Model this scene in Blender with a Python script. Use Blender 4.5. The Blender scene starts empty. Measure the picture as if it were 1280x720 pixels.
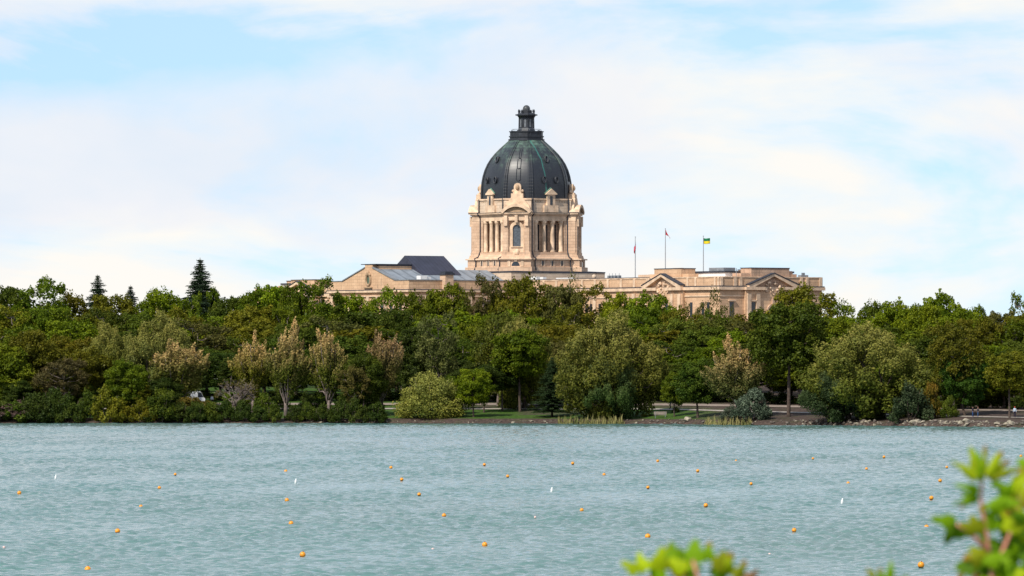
import bpy, math, random
import numpy as np
from mathutils import Vector, Matrix
R = math.radians
scene = bpy.context.scene
COL = scene.collection
random.seed(7)

# ------------------------------------------------------------------ camera / mapping
F = 9000.0          # focal length in photo pixels (1280 wide)
HZ = 472.0          # photo row of the horizon
CH = 8.0            # camera height over the water
def WX(px, D): return (px-640.0)/F*D
def WZ(py, D): return CH+(HZ-py)/F*D

cam = bpy.data.cameras.new('camera'); cam_o = bpy.data.objects.new('camera', cam); COL.objects.link(cam_o)
cam.sensor_width = 36; cam.lens = 36*F/1280; cam.shift_y = (HZ-360)/1280
cam.clip_start = 0.5; cam.clip_end = 12000
cam_o.location = (0, 0, CH); cam_o.rotation_euler = (R(90), 0, 0)
cam.dof.use_dof = True; cam.dof.focus_distance = 1350; cam.dof.aperture_fstop = 23
scene.camera = cam_o

# ------------------------------------------------------------------ node helpers
def new_mat(name):
    m = bpy.data.materials.new(name); m.use_nodes = True
    nt = m.node_tree
    for n in list(nt.nodes): nt.nodes.remove(n)
    out = nt.nodes.new('ShaderNodeOutputMaterial')
    return m, nt, out
def nd(nt, typ, **kw):
    n = nt.nodes.new(typ)
    for k, v in kw.items():
        if k.startswith('i_'): n.inputs[k[2:].replace('_', ' ')].default_value = v
        else: setattr(n, k, v)
    return n
def rgba(c): return (c[0], c[1], c[2], 1.0)
def ramp(nt, fac, stops):
    r = nt.nodes.new('ShaderNodeValToRGB')
    el = r.color_ramp.elements
    while len(el) < len(stops): el.new(0.5)
    for e, (p, c) in zip(el, stops):
        e.position = p; e.color = rgba(c) if len(c) == 3 else c
    nt.links.new(fac, r.inputs['Fac']); return r
def mixc(nt, fac, a, b, mode='MIX'):
    m = nt.nodes.new('ShaderNodeMix'); m.data_type = 'RGBA'; m.blend_type = mode
    if isinstance(fac, (int, float)): m.inputs[0].default_value = fac
    else: nt.links.new(fac, m.inputs[0])
    for v, i in ((a, 6), (b, 7)):
        if isinstance(v, tuple): m.inputs[i].default_value = rgba(v)
        else: nt.links.new(v, m.inputs[i])
    return m.outputs[2]
def mth(nt, op, a, b=None, c=None, clamp=False):
    m = nt.nodes.new('ShaderNodeMath'); m.operation = op; m.use_clamp = clamp
    for i, v in enumerate((a, b, c)):
        if v is None: continue
        if isinstance(v, (int, float)): m.inputs[i].default_value = v
        else: nt.links.new(v, m.inputs[i])
    return m.outputs[0]
def simple(name, col, rough=0.7, metal=0.0, noise=0.25, scale=1.5, spec=0.3, col2=None):
    m, nt, out = new_mat(name)
    p = nd(nt, 'ShaderNodeBsdfPrincipled'); p.inputs['Roughness'].default_value = rough
    p.inputs['Metallic'].default_value = metal; p.inputs['Specular IOR Level'].default_value = spec
    tc = nd(nt, 'ShaderNodeTexCoord'); nz = nd(nt, 'ShaderNodeTexNoise'); nz.inputs['Scale'].default_value = scale
    nz.inputs['Detail'].default_value = 6
    nt.links.new(tc.outputs['Object'], nz.inputs['Vector'])
    c2 = col2 or tuple(max(0, x*(1-noise*1.6)) for x in col); c1 = tuple(min(1, x*(1+noise)) for x in col)
    r = ramp(nt, nz.outputs['Fac'], [(0.3, c2), (0.7, c1)])
    nt.links.new(r.outputs['Color'], p.inputs['Base Color']); nt.links.new(p.outputs[0], out.inputs['Surface'])
    return m

def stone_mat(name, base, stain=0.5):
    m, nt, out = new_mat(name)
    tc = nd(nt, 'ShaderNodeTexCoord')
    sep = nd(nt, 'ShaderNodeSeparateXYZ'); nt.links.new(tc.outputs['Object'], sep.inputs[0])
    comb = nd(nt, 'ShaderNodeCombineXYZ')
    nt.links.new(mth(nt, 'ADD', sep.outputs[0], mth(nt, 'MULTIPLY', sep.outputs[1], 0.93)), comb.inputs[0])
    nt.links.new(sep.outputs[2], comb.inputs[1])
    br = nd(nt, 'ShaderNodeTexBrick'); nt.links.new(comb.outputs[0], br.inputs['Vector'])
    br.inputs['Scale'].default_value = 1.0; br.inputs['Brick Width'].default_value = 1.5
    br.inputs['Row Height'].default_value = 0.62; br.inputs['Mortar Size'].default_value = 0.045
    br.inputs['Mortar Smooth'].default_value = 0.3; br.inputs['Bias'].default_value = 0
    hi = tuple(min(1, c*1.07) for c in base); lo = (base[0]*0.90, base[1]*0.87, base[2]*0.85)
    br.inputs['Color1'].default_value = rgba(hi); br.inputs['Color2'].default_value = rgba(lo)
    br.inputs['Mortar'].default_value = rgba(tuple(c*0.76 for c in base))
    n1 = nd(nt, 'ShaderNodeTexNoise'); n1.inputs['Scale'].default_value = 0.33; n1.inputs['Detail'].default_value = 7
    nt.links.new(tc.outputs['Object'], n1.inputs['Vector'])
    c = mixc(nt, 0.75, br.outputs['Color'], ramp(nt, n1.outputs['Fac'], [(0.3, (0.72, 0.66, 0.62)), (0.7, (1.0, 0.98, 0.95))]).outputs['Color'], 'MULTIPLY')
    # rain streaks: noise stretched vertically
    mp = nd(nt, 'ShaderNodeMapping'); mp.inputs['Scale'].default_value = (1.3, 1.3, 0.22)
    nt.links.new(tc.outputs['Object'], mp.inputs['Vector'])
    n2 = nd(nt, 'ShaderNodeTexNoise'); n2.inputs['Scale'].default_value = 1.0; n2.inputs['Detail'].default_value = 5
    n2.inputs['Roughness'].default_value = 0.65
    nt.links.new(mp.outputs[0], n2.inputs['Vector'])
    st = ramp(nt, n2.outputs['Fac'], [(0.56, (0, 0, 0)), (0.76, (1, 1, 1))])
    c = mixc(nt, mth(nt, 'MULTIPLY', st.outputs['Color'], stain), c, (0.13, 0.105, 0.085))
    p = nd(nt, 'ShaderNodeBsdfPrincipled'); p.inputs['Roughness'].default_value = 0.85
    p.inputs['Specular IOR Level'].default_value = 0.2
    nt.links.new(c, p.inputs['Base Color'])
    bp = nd(nt, 'ShaderNodeBump'); bp.inputs['Strength'].default_value = 0.35; bp.inputs['Distance'].default_value = 0.08
    nt.links.new(br.outputs['Fac'], bp.inputs['Height']); bp.invert = True
    nt.links.new(bp.outputs[0], p.inputs['Normal'])
    nt.links.new(p.outputs[0], out.inputs['Surface'])
    return m

def leaf_mat(name, translucent=0.3):
    """colour = object colour (leaf), mixed to a second colour by the vertex attribute 'tip' (sun-bleached shoot tips)"""
    m, nt, out = new_mat(name)
    oi = nd(nt, 'ShaderNodeObjectInfo')
    at = nd(nt, 'ShaderNodeAttribute'); at.attribute_name = 'tip'
    at2 = nd(nt, 'ShaderNodeAttribute'); at2.attribute_name = 'vary'
    tipc = nd(nt, 'ShaderNodeAttribute'); tipc.attribute_type = 'OBJECT'; tipc.attribute_name = 'tip_color'
    c = mixc(nt, at.outputs['Fac'], oi.outputs['Color'], tipc.outputs['Color'])
    hs = nd(nt, 'ShaderNodeHueSaturation')
    nt.links.new(c, hs.inputs['Color'])
    nt.links.new(mth(nt, 'MULTIPLY_ADD', at2.outputs['Fac'], 1.1, 0.5), hs.inputs['Value'])
    nt.links.new(mth(nt, 'MULTIPLY_ADD', at2.outputs['Fac'], -0.045, 0.52), hs.inputs['Hue'])
    d = nd(nt, 'ShaderNodeBsdfDiffuse'); nt.links.new(hs.outputs[0], d.inputs['Color'])
    t = nd(nt, 'ShaderNodeBsdfTranslucent'); nt.links.new(hs.outputs[0], t.inputs['Color'])
    mx = nd(nt, 'ShaderNodeMixShader'); mx.inputs[0].default_value = translucent
    nt.links.new(d.outputs[0], mx.inputs[1]); nt.links.new(t.outputs[0], mx.inputs[2])
    g = nd(nt, 'ShaderNodeBsdfGlossy'); g.inputs['Roughness'].default_value = 0.5; g.inputs['Color'].default_value = (1, 1, 1, 1)
    mg = nd(nt, 'ShaderNodeMixShader'); mg.inputs[0].default_value = 0.006
    nt.links.new(mx.outputs[0], mg.inputs[1]); nt.links.new(g.outputs[0], mg.inputs[2])
    nt.links.new(mg.outputs[0], out.inputs['Surface'])
    return m

M = {}
M['stone'] = stone_mat('pale_limestone', (0.67, 0.485, 0.35), 0.5)
M['stone_warm'] = stone_mat('warm_limestone', (0.66, 0.45, 0.295), 0.5)
M['stone_worn'] = stone_mat('stained_limestone', (0.56, 0.39, 0.285), 0.85)
M['stone_pale'] = stone_mat('cream_limestone', (0.66, 0.53, 0.41), 0.25)
M['trim'] = simple('limestone_trim', (0.67, 0.485, 0.34), 0.85, noise=0.22, scale=0.8)
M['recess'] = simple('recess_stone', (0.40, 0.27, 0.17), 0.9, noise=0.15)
M['flash'] = simple('dark_flashing', (0.035, 0.04, 0.055), 0.6, noise=0.2)
M['glass'] = simple('dark_window_glass', (0.022, 0.028, 0.04), 0.15, noise=0.2, spec=0.6)
M['leadglass'] = simple('leaded_window_glass', (0.085, 0.10, 0.12), 0.3, noise=0.3, scale=3, spec=0.5)
M['blueglass'] = simple('blue_window_glass', (0.02, 0.075, 0.17), 0.15, noise=0.3, spec=0.6)
M['white'] = simple('white_paint', (0.72, 0.70, 0.68), 0.6, noise=0.06)
M['greymetal'] = simple('grey_metal', (0.20, 0.215, 0.235), 0.5, noise=0.15)
M['pole'] = simple('painted_pole', (0.32, 0.33, 0.35), 0.4, noise=0.1)
M['copper_green'] = simple('green_copper', (0.13, 0.27, 0.20), 0.6, noise=0.3)
M['bark'] = simple('bark', (0.085, 0.062, 0.05), 0.9, noise=0.35, scale=2)
M['palebark'] = simple('pale_bark', (0.19, 0.15, 0.135), 0.9, noise=0.3, scale=2)
M['rock'] = simple('rock', (0.15, 0.125, 0.105), 0.9, noise=0.4, scale=3)
M['paverock'] = simple('pale_rock', (0.29, 0.255, 0.195), 0.9, noise=0.25, scale=3)
M['leaf'] = leaf_mat('foliage')
M['needle'] = leaf_mat('needles', 0.1)

def copper_mat():
    m, nt, out = new_mat('weathered_copper')
    tc = nd(nt, 'ShaderNodeTexCoord'); sep = nd(nt, 'ShaderNodeSeparateXYZ'); nt.links.new(tc.outputs['Object'], sep.inputs[0])
    n1 = nd(nt, 'ShaderNodeTexNoise'); n1.inputs['Scale'].default_value = 0.32; n1.inputs['Detail'].default_value = 7; n1.inputs['Roughness'].default_value = 0.6
    nt.links.new(tc.outputs['Object'], n1.inputs['Vector'])
    mp = nd(nt, 'ShaderNodeMapping'); mp.inputs['Scale'].default_value = (1.4, 1.4, 0.12)
    nt.links.new(tc.outputs['Object'], mp.inputs['Vector'])
    n2 = nd(nt, 'ShaderNodeTexNoise'); n2.inputs['Scale'].default_value = 1.0; n2.inputs['Detail'].default_value = 5
    nt.links.new(mp.outputs[0], n2.inputs['Vector'])
    # old green verdigris gathers towards the crown, in streaks
    hz = mth(nt, 'MULTIPLY_ADD', sep.outputs[2], 0.05, -2.55)
    g = mth(nt, 'ADD', mth(nt, 'MULTIPLY', n1.outputs['Fac'], 0.9), mth(nt, 'ADD', mth(nt, 'MULTIPLY', n2.outputs['Fac'], 0.75), hz))
    r = ramp(nt, g, [(0.42, (0.017, 0.020, 0.028)), (0.62, (0.026, 0.034, 0.036)), (0.84, (0.07, 0.115, 0.09)), (1.0, (0.11, 0.19, 0.15))])
    wv = mth(nt, 'FRACT', mth(nt, 'MULTIPLY', sep.outputs[2], 1.55))
    ln = mth(nt, 'LESS_THAN', wv, 0.16)
    c = mixc(nt, mth(nt, 'MULTIPLY', ln, 0.45), r.outputs['Color'], (0.012, 0.014, 0.018))
    # one bright verdigris run down the south face (local +X side), where rain leaks from a seam
    dx = mth(nt, 'SUBTRACT', sep.outputs[1], mth(nt, 'MULTIPLY_ADD', sep.outputs[2], -0.03, 0.2))
    wob = mth(nt, 'MULTIPLY', mth(nt, 'SUBTRACT', n2.outputs['Fac'], 0.5), 0.5)
    dd = mth(nt, 'ABSOLUTE', mth(nt, 'ADD', dx, wob))
    s = mth(nt, 'SUBTRACT', 1.0, mth(nt, 'MULTIPLY', dd, 4.6), clamp=True)
    s = mth(nt, 'MULTIPLY', s, mth(nt, 'GREATER_THAN', sep.outputs[0], 1.0))
    c = mixc(nt, mth(nt, 'MULTIPLY', s, 0.6), c, (0.04, 0.26, 0.21))
    p = nd(nt, 'ShaderNodeBsdfPrincipled'); p.inputs['Roughness'].default_value = 0.42; p.inputs['Metallic'].default_value = 0.0
    p.inputs['Specular IOR Level'].default_value = 0.55
    nt.links.new(c, p.inputs['Base Color'])
    bp = nd(nt, 'ShaderNodeBump'); bp.inputs['Strength'].default_value = 0.4; bp.inputs['Distance'].default_value = 0.05
    nt.links.new(wv, bp.inputs['Height']); nt.links.new(bp.outputs[0], p.inputs['Normal'])
    nt.links.new(p.outputs[0], out.inputs['Surface'])
    return m
M['copper'] = copper_mat()
M['copper_dark'] = simple('dark_copper', (0.022, 0.025, 0.034), 0.5, noise=0.35, scale=1.2, spec=0.5)

def seam_roof(name, col, pitch, axis=1):
    m, nt, out = new_mat(name)
    tc = nd(nt, 'ShaderNodeTexCoord'); sep = nd(nt, 'ShaderNodeSeparateXYZ'); nt.links.new(tc.outputs['Object'], sep.inputs[0])
    f = mth(nt, 'FRACT', mth(nt, 'MULTIPLY', sep.outputs[axis], 1/pitch))
    ln = mth(nt, 'LESS_THAN', f, 0.22)
    nz = nd(nt, 'ShaderNodeTexNoise'); nz.inputs['Scale'].default_value = 0.5; nt.links.new(tc.outputs['Object'], nz.inputs['Vector'])
    b = ramp(nt, nz.outputs['Fac'], [(0.3, tuple(c*0.75 for c in col)), (0.7, tuple(c*1.2 for c in col))])
    c = mixc(nt, mth(nt, 'MULTIPLY', ln, 0.45), b.outputs['Color'], tuple(x*0.3 for x in col))
    p = nd(nt, 'ShaderNodeBsdfPrincipled'); p.inputs['Roughness'].default_value = 0.5
    nt.links.new(c, p.inputs['Base Color']); nt.links.new(p.outputs[0], out.inputs['Surface'])
    return m
M['roof_grey'] = seam_roof('grey_seamed_roof', (0.21, 0.235, 0.265), 2.4)
M['roof_dark'] = seam_roof('dark_seamed_roof', (0.032, 0.034, 0.055), 0.9)

# ------------------------------------------------------------------ mesh helpers
class MB:
    def __init__(s): s.v = []; s.f = []; s.parts = []
    def add(s, vs, fs):
        o = len(s.v); s.parts.append((o, len(s.f))); s.v += [tuple(p) for p in vs]; s.f += [tuple(i+o for i in f) for f in fs]; return s
    def box(s, x0, x1, y0, y1, z0, z1):
        return s.prism([(x0, y0), (x1, y0), (x1, y1), (x0, y1)], z0, z1)
    def prism(s, poly, z0, z1, poly2=None):
        n = len(poly); p2 = poly2 or poly
        vs = [(x, y, z0) for x, y in poly]+[(x, y, z1) for x, y in p2]
        fs = [(i, (i+1) % n, n+(i+1) % n, n+i) for i in range(n)]+[tuple(range(n-1, -1, -1)), tuple(range(n, 2*n))]
        return s.add(vs, fs)
    def extr(s, pts, axis_o, ex, ez, en, t):
        """polygon pts (a,b) in plane (ex,ez) at origin axis_o, extruded by t along en"""
        o = Vector(axis_o); ex = Vector(ex); ez = Vector(ez); en = Vector(en)
        a = [o+ex*p[0]+ez*p[1] for p in pts]; b = [q+en*t for q in a]; n = len(pts)
        fs = [tuple(range(n-1, -1, -1)), tuple(range(n, 2*n))]+[(i, (i+1) % n, n+(i+1) % n, n+i) for i in range(n)]
        return s.add([tuple(q) for q in a+b], fs)
    def lathe(s, prof, n=24, c=(0, 0, 0), sx=1, sy=1):
        vs = []; fs = []
        for r, z in prof:
            for k in range(n):
                a = 2*math.pi*k/n; vs.append((c[0]+r*math.cos(a)*sx, c[1]+r*math.sin(a)*sy, c[2]+z))
        for j in range(len(prof)-1):
            for k in range(n):
                k2 = (k+1) % n; fs.append((j*n+k, j*n+k2, (j+1)*n+k2, (j+1)*n+k))
        fs.append(tuple(range(n-1, -1, -1))); m = (len(prof)-1)*n; fs.append(tuple(m+k for k in range(n)))
        return s.add(vs, fs)
    def tube(s, pts, rads, n=6):
        pts = [Vector(p) for p in pts]; vs = []; fs = []
        for i, p in enumerate(pts):
            d = (pts[min(i+1, len(pts)-1)]-pts[max(i-1, 0)]); d = d.normalized() if d.length > 1e-6 else Vector((0, 0, 1))
            u = d.cross(Vector((0.13, 1, 0.07))).normalized(); w = d.cross(u)
            r = rads[i] if isinstance(rads, (list, tuple)) else rads
            for k in range(n):
                a = 2*math.pi*k/n; vs.append(tuple(p+u*(r*math.cos(a))+w*(r*math.sin(a))))
        for j in range(len(pts)-1):
            for k in range(n):
                k2 = (k+1) % n; fs.append((j*n+k, j*n+k2, (j+1)*n+k2, (j+1)*n+k))
        fs.append(tuple(range(n-1, -1, -1))); m = (len(pts)-1)*n; fs.append(tuple(m+k for k in range(n)))
        return s.add(vs, fs)
    def sphere(s, c, r, n=12, m=8, sz=1):
        prof = [(r*math.sin(math.pi*(j+0.02)/(m+0.04)), -r*sz*math.cos(math.pi*j/m)) for j in range(m+1)]
        prof = [(max(q[0], r*0.02), q[1]) for q in prof]
        return s.lathe(prof, n, c)
    def rot(s, start, ang, c=(0, 0)):
        ca, sa = math.cos(ang), math.sin(ang)
        for i in range(start, len(s.v)):
            x, y, z = s.v[i]; x -= c[0]; y -= c[1]; s.v[i] = (c[0]+x*ca-y*sa, c[1]+x*sa+y*ca, z)
        return s
    def mesh(s, name, mat, dz=0, smooth=False):
        me = bpy.data.meshes.new(name); me.from_pydata([(x, y, z-dz) for x, y, z in s.v], [], s.f)
        if mat: me.materials.append(mat)
        me.update()
        import bmesh as _b
        bm = _b.new(); bm.from_mesh(me); _b.ops.recalc_face_normals(bm, faces=bm.faces[:]); bm.to_mesh(me); bm.free()
        if smooth:
            for p in me.polygons: p.use_smooth = True
        return me
    def build(s, name, mat, parent=None, dz=0, smooth=False):
        o = bpy.data.objects.new(name, s.mesh(name, mat, dz, smooth)); COL.objects.link(o)
        if parent: o.parent = parent
        return o
def tag(o, label=None, cat=None, group=None, kind=None):
    if label: o['label'] = label
    if cat: o['category'] = cat
    if group: o['group'] = group
    if kind: o['kind'] = kind
    return o
def empty(name, loc, rz=0):
    o = bpy.data.objects.new(name, None); COL.objects.link(o); o.location = loc; o.rotation_euler = (0, 0, rz)
    o.empty_display_size = 0.5
    return o
def copy_tree(o, parent=None):
    c = o.copy(); COL.objects.link(c)
    if parent: c.parent = parent
    for ch in o.children: copy_tree(ch, c)
    return c

# ------------------------------------------------------------------ terrain
YW = [(-4000, 529.2), (0, 529.2), (350, 529.2), (640, 529.6), (760, 530.0), (1000, 532.0), (1280, 534.6), (1500, 536), (6000, 537)]
def Dw(X):
    px = X/1225*F+640
    for (a, ya), (b, yb) in zip(YW[:-1], YW[1:]):
        if px <= b or b == 6000:
            t = min(1, max(0, (px-a)/(b-a))); t = t*t*(3-2*t) if b < 2000 and a > -1 else t
            return 72000/(ya+(yb-ya)*t-472)+0.7*math.sin(X*0.31)+0.5*math.sin(X*0.83+1)
    return 1110
def tt(X):
    px = X/1225*F+640; return min(1, max(0, (px-850)/430.0))
def ground_z(X, D):
    if D < 400:
        if D < 26: return 6.3+0.1*math.sin(X*0.7)
        t = min(1, (D-26)/22.0); return 6.3-8.8*t*t*(3-2*t)
    s = D-Dw(X); k = 1-0.4*tt(X)
    if s < 0: return max(-2.5, 0.12*s)
    if s < 3: return 0.25*s
    if s < 52: return 0.75+0.058*(s-3)*k
    z0 = 0.75+0.058*49*k; t = min(1, (s-52)/170.0)
    return z0+(7.0-z0)*t
def s_path(X): return 30-10*tt(X)
def s_road(X): return 42+6*tt(X)

def build_ground():
    xs = sorted(set([-2500, -1600, -1000, -700, -500, -400, -330, -280, -240] + [round(-220+2.5*i, 2) for i in range(177)] + [240, 280, 330, 400, 500, 700, 1000, 1600, 2500]))
    rows = [('D', d) for d in (-300, -100, -20, 0, 8, 16, 26, 30, 34, 38, 42, 48, 80, 400, 1000)]
    rows += [('s', s) for s in [-22, -12, -6, -3, -1.5, 0, 0.7, 1.4, 2.2, 3]+[4+2*i for i in range(25)]+[56, 62, 70, 80, 95, 110, 130, 150, 180, 222, 300, 420, 700, 1200, 2200, 4200]]
    v = []; g = []
    rnd = random.Random(3)
    for kind, q in rows:
        for X in xs:
            D = q if kind == 'D' else Dw(X)+q
            z = ground_z(X, D) if not (kind == 'D' and q > 400) else -2.5
            if kind == 's' and 0.5 < q < 60: z += rnd.uniform(-0.06, 0.06)
            v.append((X, D, z))
            px = X/1225*F+640
            gr = 0.0
            if kind == 's':
                if q > 4: gr = 1.0 if px < 860 else max(0.0, 1-(px-860)/60)
                if 640 < px < 760 and q > 14: gr = 0.45
                if q < 5 and px > 520: gr = 0.0
                if q > 34 and px > 560: gr *= 0.35
            else: gr = 1.0
            g.append(gr)
    n = len(xs)
    f = [(j*n+i, j*n+i+1, (j+1)*n+i+1, (j+1)*n+i) for j in range(len(rows)-1) for i in range(n-1)]
    me = bpy.data.meshes.new('ground'); me.from_pydata(v, [], f)
    at = me.attributes.new('grass', 'FLOAT', 'POINT'); at.data.foreach_set('value', g)
    for p in me.polygons: p.use_smooth = True
    m, nt, out = new_mat('bank_ground')
    tc = nd(nt, 'ShaderNodeTexCoord'); n1 = nd(nt, 'ShaderNodeTexNoise'); n1.inputs['Scale'].default_value = 0.35; n1.inputs['Detail'].default_value = 8
    n2 = nd(nt, 'ShaderNodeTexNoise'); n2.inputs['Scale'].default_value = 2.2; n2.inputs['Detail'].default_value = 5
    for q in (n1, n2): nt.links.new(tc.outputs['Object'], q.inputs['Vector'])
    a = nd(nt, 'ShaderNodeAttribute'); a.attribute_name = 'grass'
    dirt = ramp(nt, n2.outputs['Fac'], [(0.3, (0.035, 0.026, 0.022)), (0.55, (0.07, 0.050, 0.042)), (0.75, (0.13, 0.095, 0.072))])
    gras = ramp(nt, n2.outputs['Fac'], [(0.3, (0.022, 0.05, 0.008)), (0.7, (0.06, 0.12, 0.016))])
    fac = mth(nt, 'ADD', a.outputs['Fac'], mth(nt, 'MULTIPLY', mth(nt, 'SUBTRACT', n1.outputs['Fac'], 0.52), 1.6), clamp=True)
    p = nd(nt, 'ShaderNodeBsdfPrincipled'); p.inputs['Roughness'].default_value = 0.95; p.inputs['Specular IOR Level'].default_value = 0.1
    nt.links.new(mixc(nt, fac, dirt.outputs['Color'], gras.outputs['Color']), p.inputs['Base Color'])
    nt.links.new(p.outputs[0], out.inputs['Surface']); me.materials.append(m)
    o = bpy.data.objects.new('ground', me); COL.objects.link(o); tag(o, 'brown dirt and green grass bank rising behind the lake', kind='structure')
build_ground()
def strip(name, sf, w, mat, label):
    mb = MB(); xs = [-320+4*i for i in range(161)]
    offs = [0, w*0.5, w]
    for X in xs:
        for o in offs:
            D = Dw(X)+sf(X)+o; mb.v.append((X, D, ground_z(X, D)+0.07))
    k = len(offs)
    mb.f = [(i*k+j, (i+1)*k+j, (i+1)*k+j+1, i*k+j+1) for i in range(len(xs)-1) for j in range(k-1)]
    o = mb.build(name, mat); tag(o, label, kind='structure')
strip('path', s_path, 3.2, simple('path_gravel', (0.34, 0.30, 0.26), 0.9, noise=0.15), 'pale footpath along the lake bank')
strip('road', s_road, 6.0, simple('road_surface', (0.25, 0.20, 0.165), 0.9, noise=0.2), 'shore road between the path and the trees')

# ------------------------------------------------------------------ water
def wave(X, Y):
    """height of the wind ripples: many short crossing wave trains, gathered in gust patches"""
    rng = np.random.default_rng(5); Z = np.zeros_like(X)
    for _ in range(54):
        lam = math.exp(rng.uniform(math.log(0.42), math.log(2.3))); k = 2*math.pi/lam
        th = rng.normal()*0.6+0.25+math.pi/2
        ph = rng.uniform(0, 6.28); amp = 0.0076*lam**0.75
        g = 1+0.9*np.sin((X*math.cos(th+1.3)+Y*math.sin(th+1.3)*0.4)*k/8+ph*3)
        a = k*(X*math.cos(th)+Y*math.sin(th))+ph+0.7*np.sin(k/5*(X*0.7-Y*0.4)+ph)
        Z += amp*g*(np.sin(a)+0.25*np.cos(2*a))
    return Z*(0.9+0.14*np.sin(X/37+1)*np.sin(Y/61+2)+0.13*np.sin(X/13+Y/29)+0.16*np.sin(X/5.3-Y/17))
def build_water():
    ds = [30.0, 60, 100, 150, 200, 240, 262, 270]
    d = 272.0
    while d < 1290:
        ds.append(d); d += 0.22+0.62*((d-272)/1000.0)
    ds += [1300, 1330]
    D = np.array(ds)
    pxs = np.concatenate([[-30000, -9000, -3000, -1200, -500], np.arange(-360, 1642, 3.4), [1780, 2500, 4300, 10300, 31300]])
    X = (pxs[None, :]-640)/F*D[:, None]; Y = np.repeat(D[:, None], len(pxs), axis=1)
    Z = wave(X, Y)
    # calm outside the finely divided part, and lapping out at the far shore
    edge = np.clip(np.minimum((pxs+360)/60.0, (1642-pxs)/60.0), 0, 1)[None, :]
    Z *= edge*np.clip((D-262)/20, 0, 1)[:, None]
    R_, C_ = X.shape
    v = np.stack([X, Y, Z], axis=2).reshape(-1, 3).astype(np.float32)
    i = np.arange(R_-1)[:, None]*C_+np.arange(C_-1)[None, :]; q = np.stack([i, i+1, i+C_+1, i+C_], axis=2).reshape(-1, 4).astype(np.int32)
    me = bpy.data.meshes.new('water'); me.vertices.add(len(v)); me.vertices.foreach_set('co', v.ravel())
    me.loops.add(q.size); me.loops.foreach_set('vertex_index', q.ravel())
    me.polygons.add(len(q)); me.polygons.foreach_set('loop_start', np.arange(0, q.size, 4, dtype=np.int32)); me.polygons.foreach_set('loop_total', np.full(len(q), 4, dtype=np.int32))
    me.update(calc_edges=True); me.polygons.foreach_set('use_smooth', np.ones(len(q), dtype=bool))
    print('water verts', len(v))
    m, nt, out = new_mat('lake_water')
    geo = nd(nt, 'ShaderNodeNewGeometry')
    def noise(scale, detail, rough, sc=(1, 1, 1), ang=0.0):
        mp = nd(nt, 'ShaderNodeMapping'); mp.inputs['Scale'].default_value = sc; mp.inputs['Rotation'].default_value = (0, 0, ang)
        nt.links.new(geo.outputs['Position'], mp.inputs['Vector'])
        n = nd(nt, 'ShaderNodeTexNoise'); n.inputs['Scale'].default_value = scale; n.inputs['Detail'].default_value = detail; n.inputs['Roughness'].default_value = rough
        nt.links.new(mp.outputs[0], n.inputs['Vector']); return n.outputs['Fac']
    a = noise(2.2, 4, 0.6, (1.0, 0.8, 1), 0.15); b = noise(0.5, 3, 0.5, (1, 0.6, 1), -0.2)
    h = mth(nt, 'ADD', mth(nt, 'MULTIPLY', a, 0.5), mth(nt, 'MULTIPLY', b, 0.5))
    bp = nd(nt, 'ShaderNodeBump'); bp.inputs['Strength'].default_value = 1.0; bp.inputs['Distance'].default_value = 0.16
    nt.links.new(h, bp.inputs['Height'])
    big = noise(0.012, 4, 0.5, (1, 0.35, 1)); 
    col = ramp(nt, big, [(0.35, (0.085, 0.195, 0.180)), (0.65, (0.125, 0.205, 0.190))])
    p = nd(nt, 'ShaderNodeBsdfPrincipled'); p.inputs['Roughness'].default_value = 0.09; p.inputs['IOR'].default_value = 1.33
    nt.links.new(col.outputs['Color'], p.inputs['Base Color']); nt.links.new(bp.outputs[0], p.inputs['Normal'])
    nt.links.new(p.outputs[0], out.inputs['Surface'])
    me.materials.append(m); o = bpy.data.objects.new('water', me); COL.objects.link(o); tag(o, 'rippled blue grey lake water', kind='structure')
build_water()

# ------------------------------------------------------------------ the domed building
BX, BY, BZ = 3.0, 1495.0, 7.0
PHI = 34.0
bld = empty('domed_building', (BX, BY, BZ), R(-(90-PHI)))
tag(bld, 'large cream stone building with pediments and a tall drum under a dark copper dome', 'government building')
def P(mb, name, mat, parent=bld, smooth=False): return mb.build(name, M[mat] if isinstance(mat, str) else mat, parent, BZ, smooth)
def PS(mb, names, mat, parent, smooth=False):
    """each piece that was added becomes a part of its own"""
    st = mb.parts+[(len(mb.v), len(mb.f))]
    for i in range(len(st)-1):
        m = MB(); v0, f0 = st[i]; v1, f1 = st[i+1]
        m.v = mb.v[v0:v1]; m.f = [tuple(k-v0 for k in f) for f in mb.f[f0:f1]]
        P(m, names if isinstance(names, str) else names[min(i, len(names)-1)], mat, parent, smooth)

S, W_, RB = 8.4, 2.9, 10.9
q2 = 1/math.sqrt(2)
def outl(s, r, w):
    pts = []
    for k in range(4):
        a = k*math.pi/2; ca, sa = math.cos(a), math.sin(a)
        rr = s*math.sqrt(2)-w; jy = (rr-w)*q2
        loc = [(s, -jy), (s, jy), ((r+w)*q2, (r-w)*q2), ((r-w)*q2, (r+w)*q2)]
        pts += [(x*ca-y*sa, x*sa+y*ca) for x, y in loc]
    return pts
def octo(s, m): return [(s, -m), (s, m), (m, s), (-m, s), (-s, m), (-s, -m), (-m, -s), (m, -s)]

# podium below the drum
mb = MB(); mb.box(-11.7, 11.7, -11.7, 11.7, 7, 29.6); podium = P(mb, 'crossing_block', 'stone_pale')
mb = MB(); h = 11.78; mb.box(-h, h, -h, h, 29.6, 29.85); mb.prism([(-h, -h), (h, -h), (h, h), (-h, h)], 29.85, 30.0, [(-9.5, -9.5), (9.5, -9.5), (9.5, 9.5), (-9.5, 9.5)])
P(mb, 'crossing_roof', 'flash')

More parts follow.
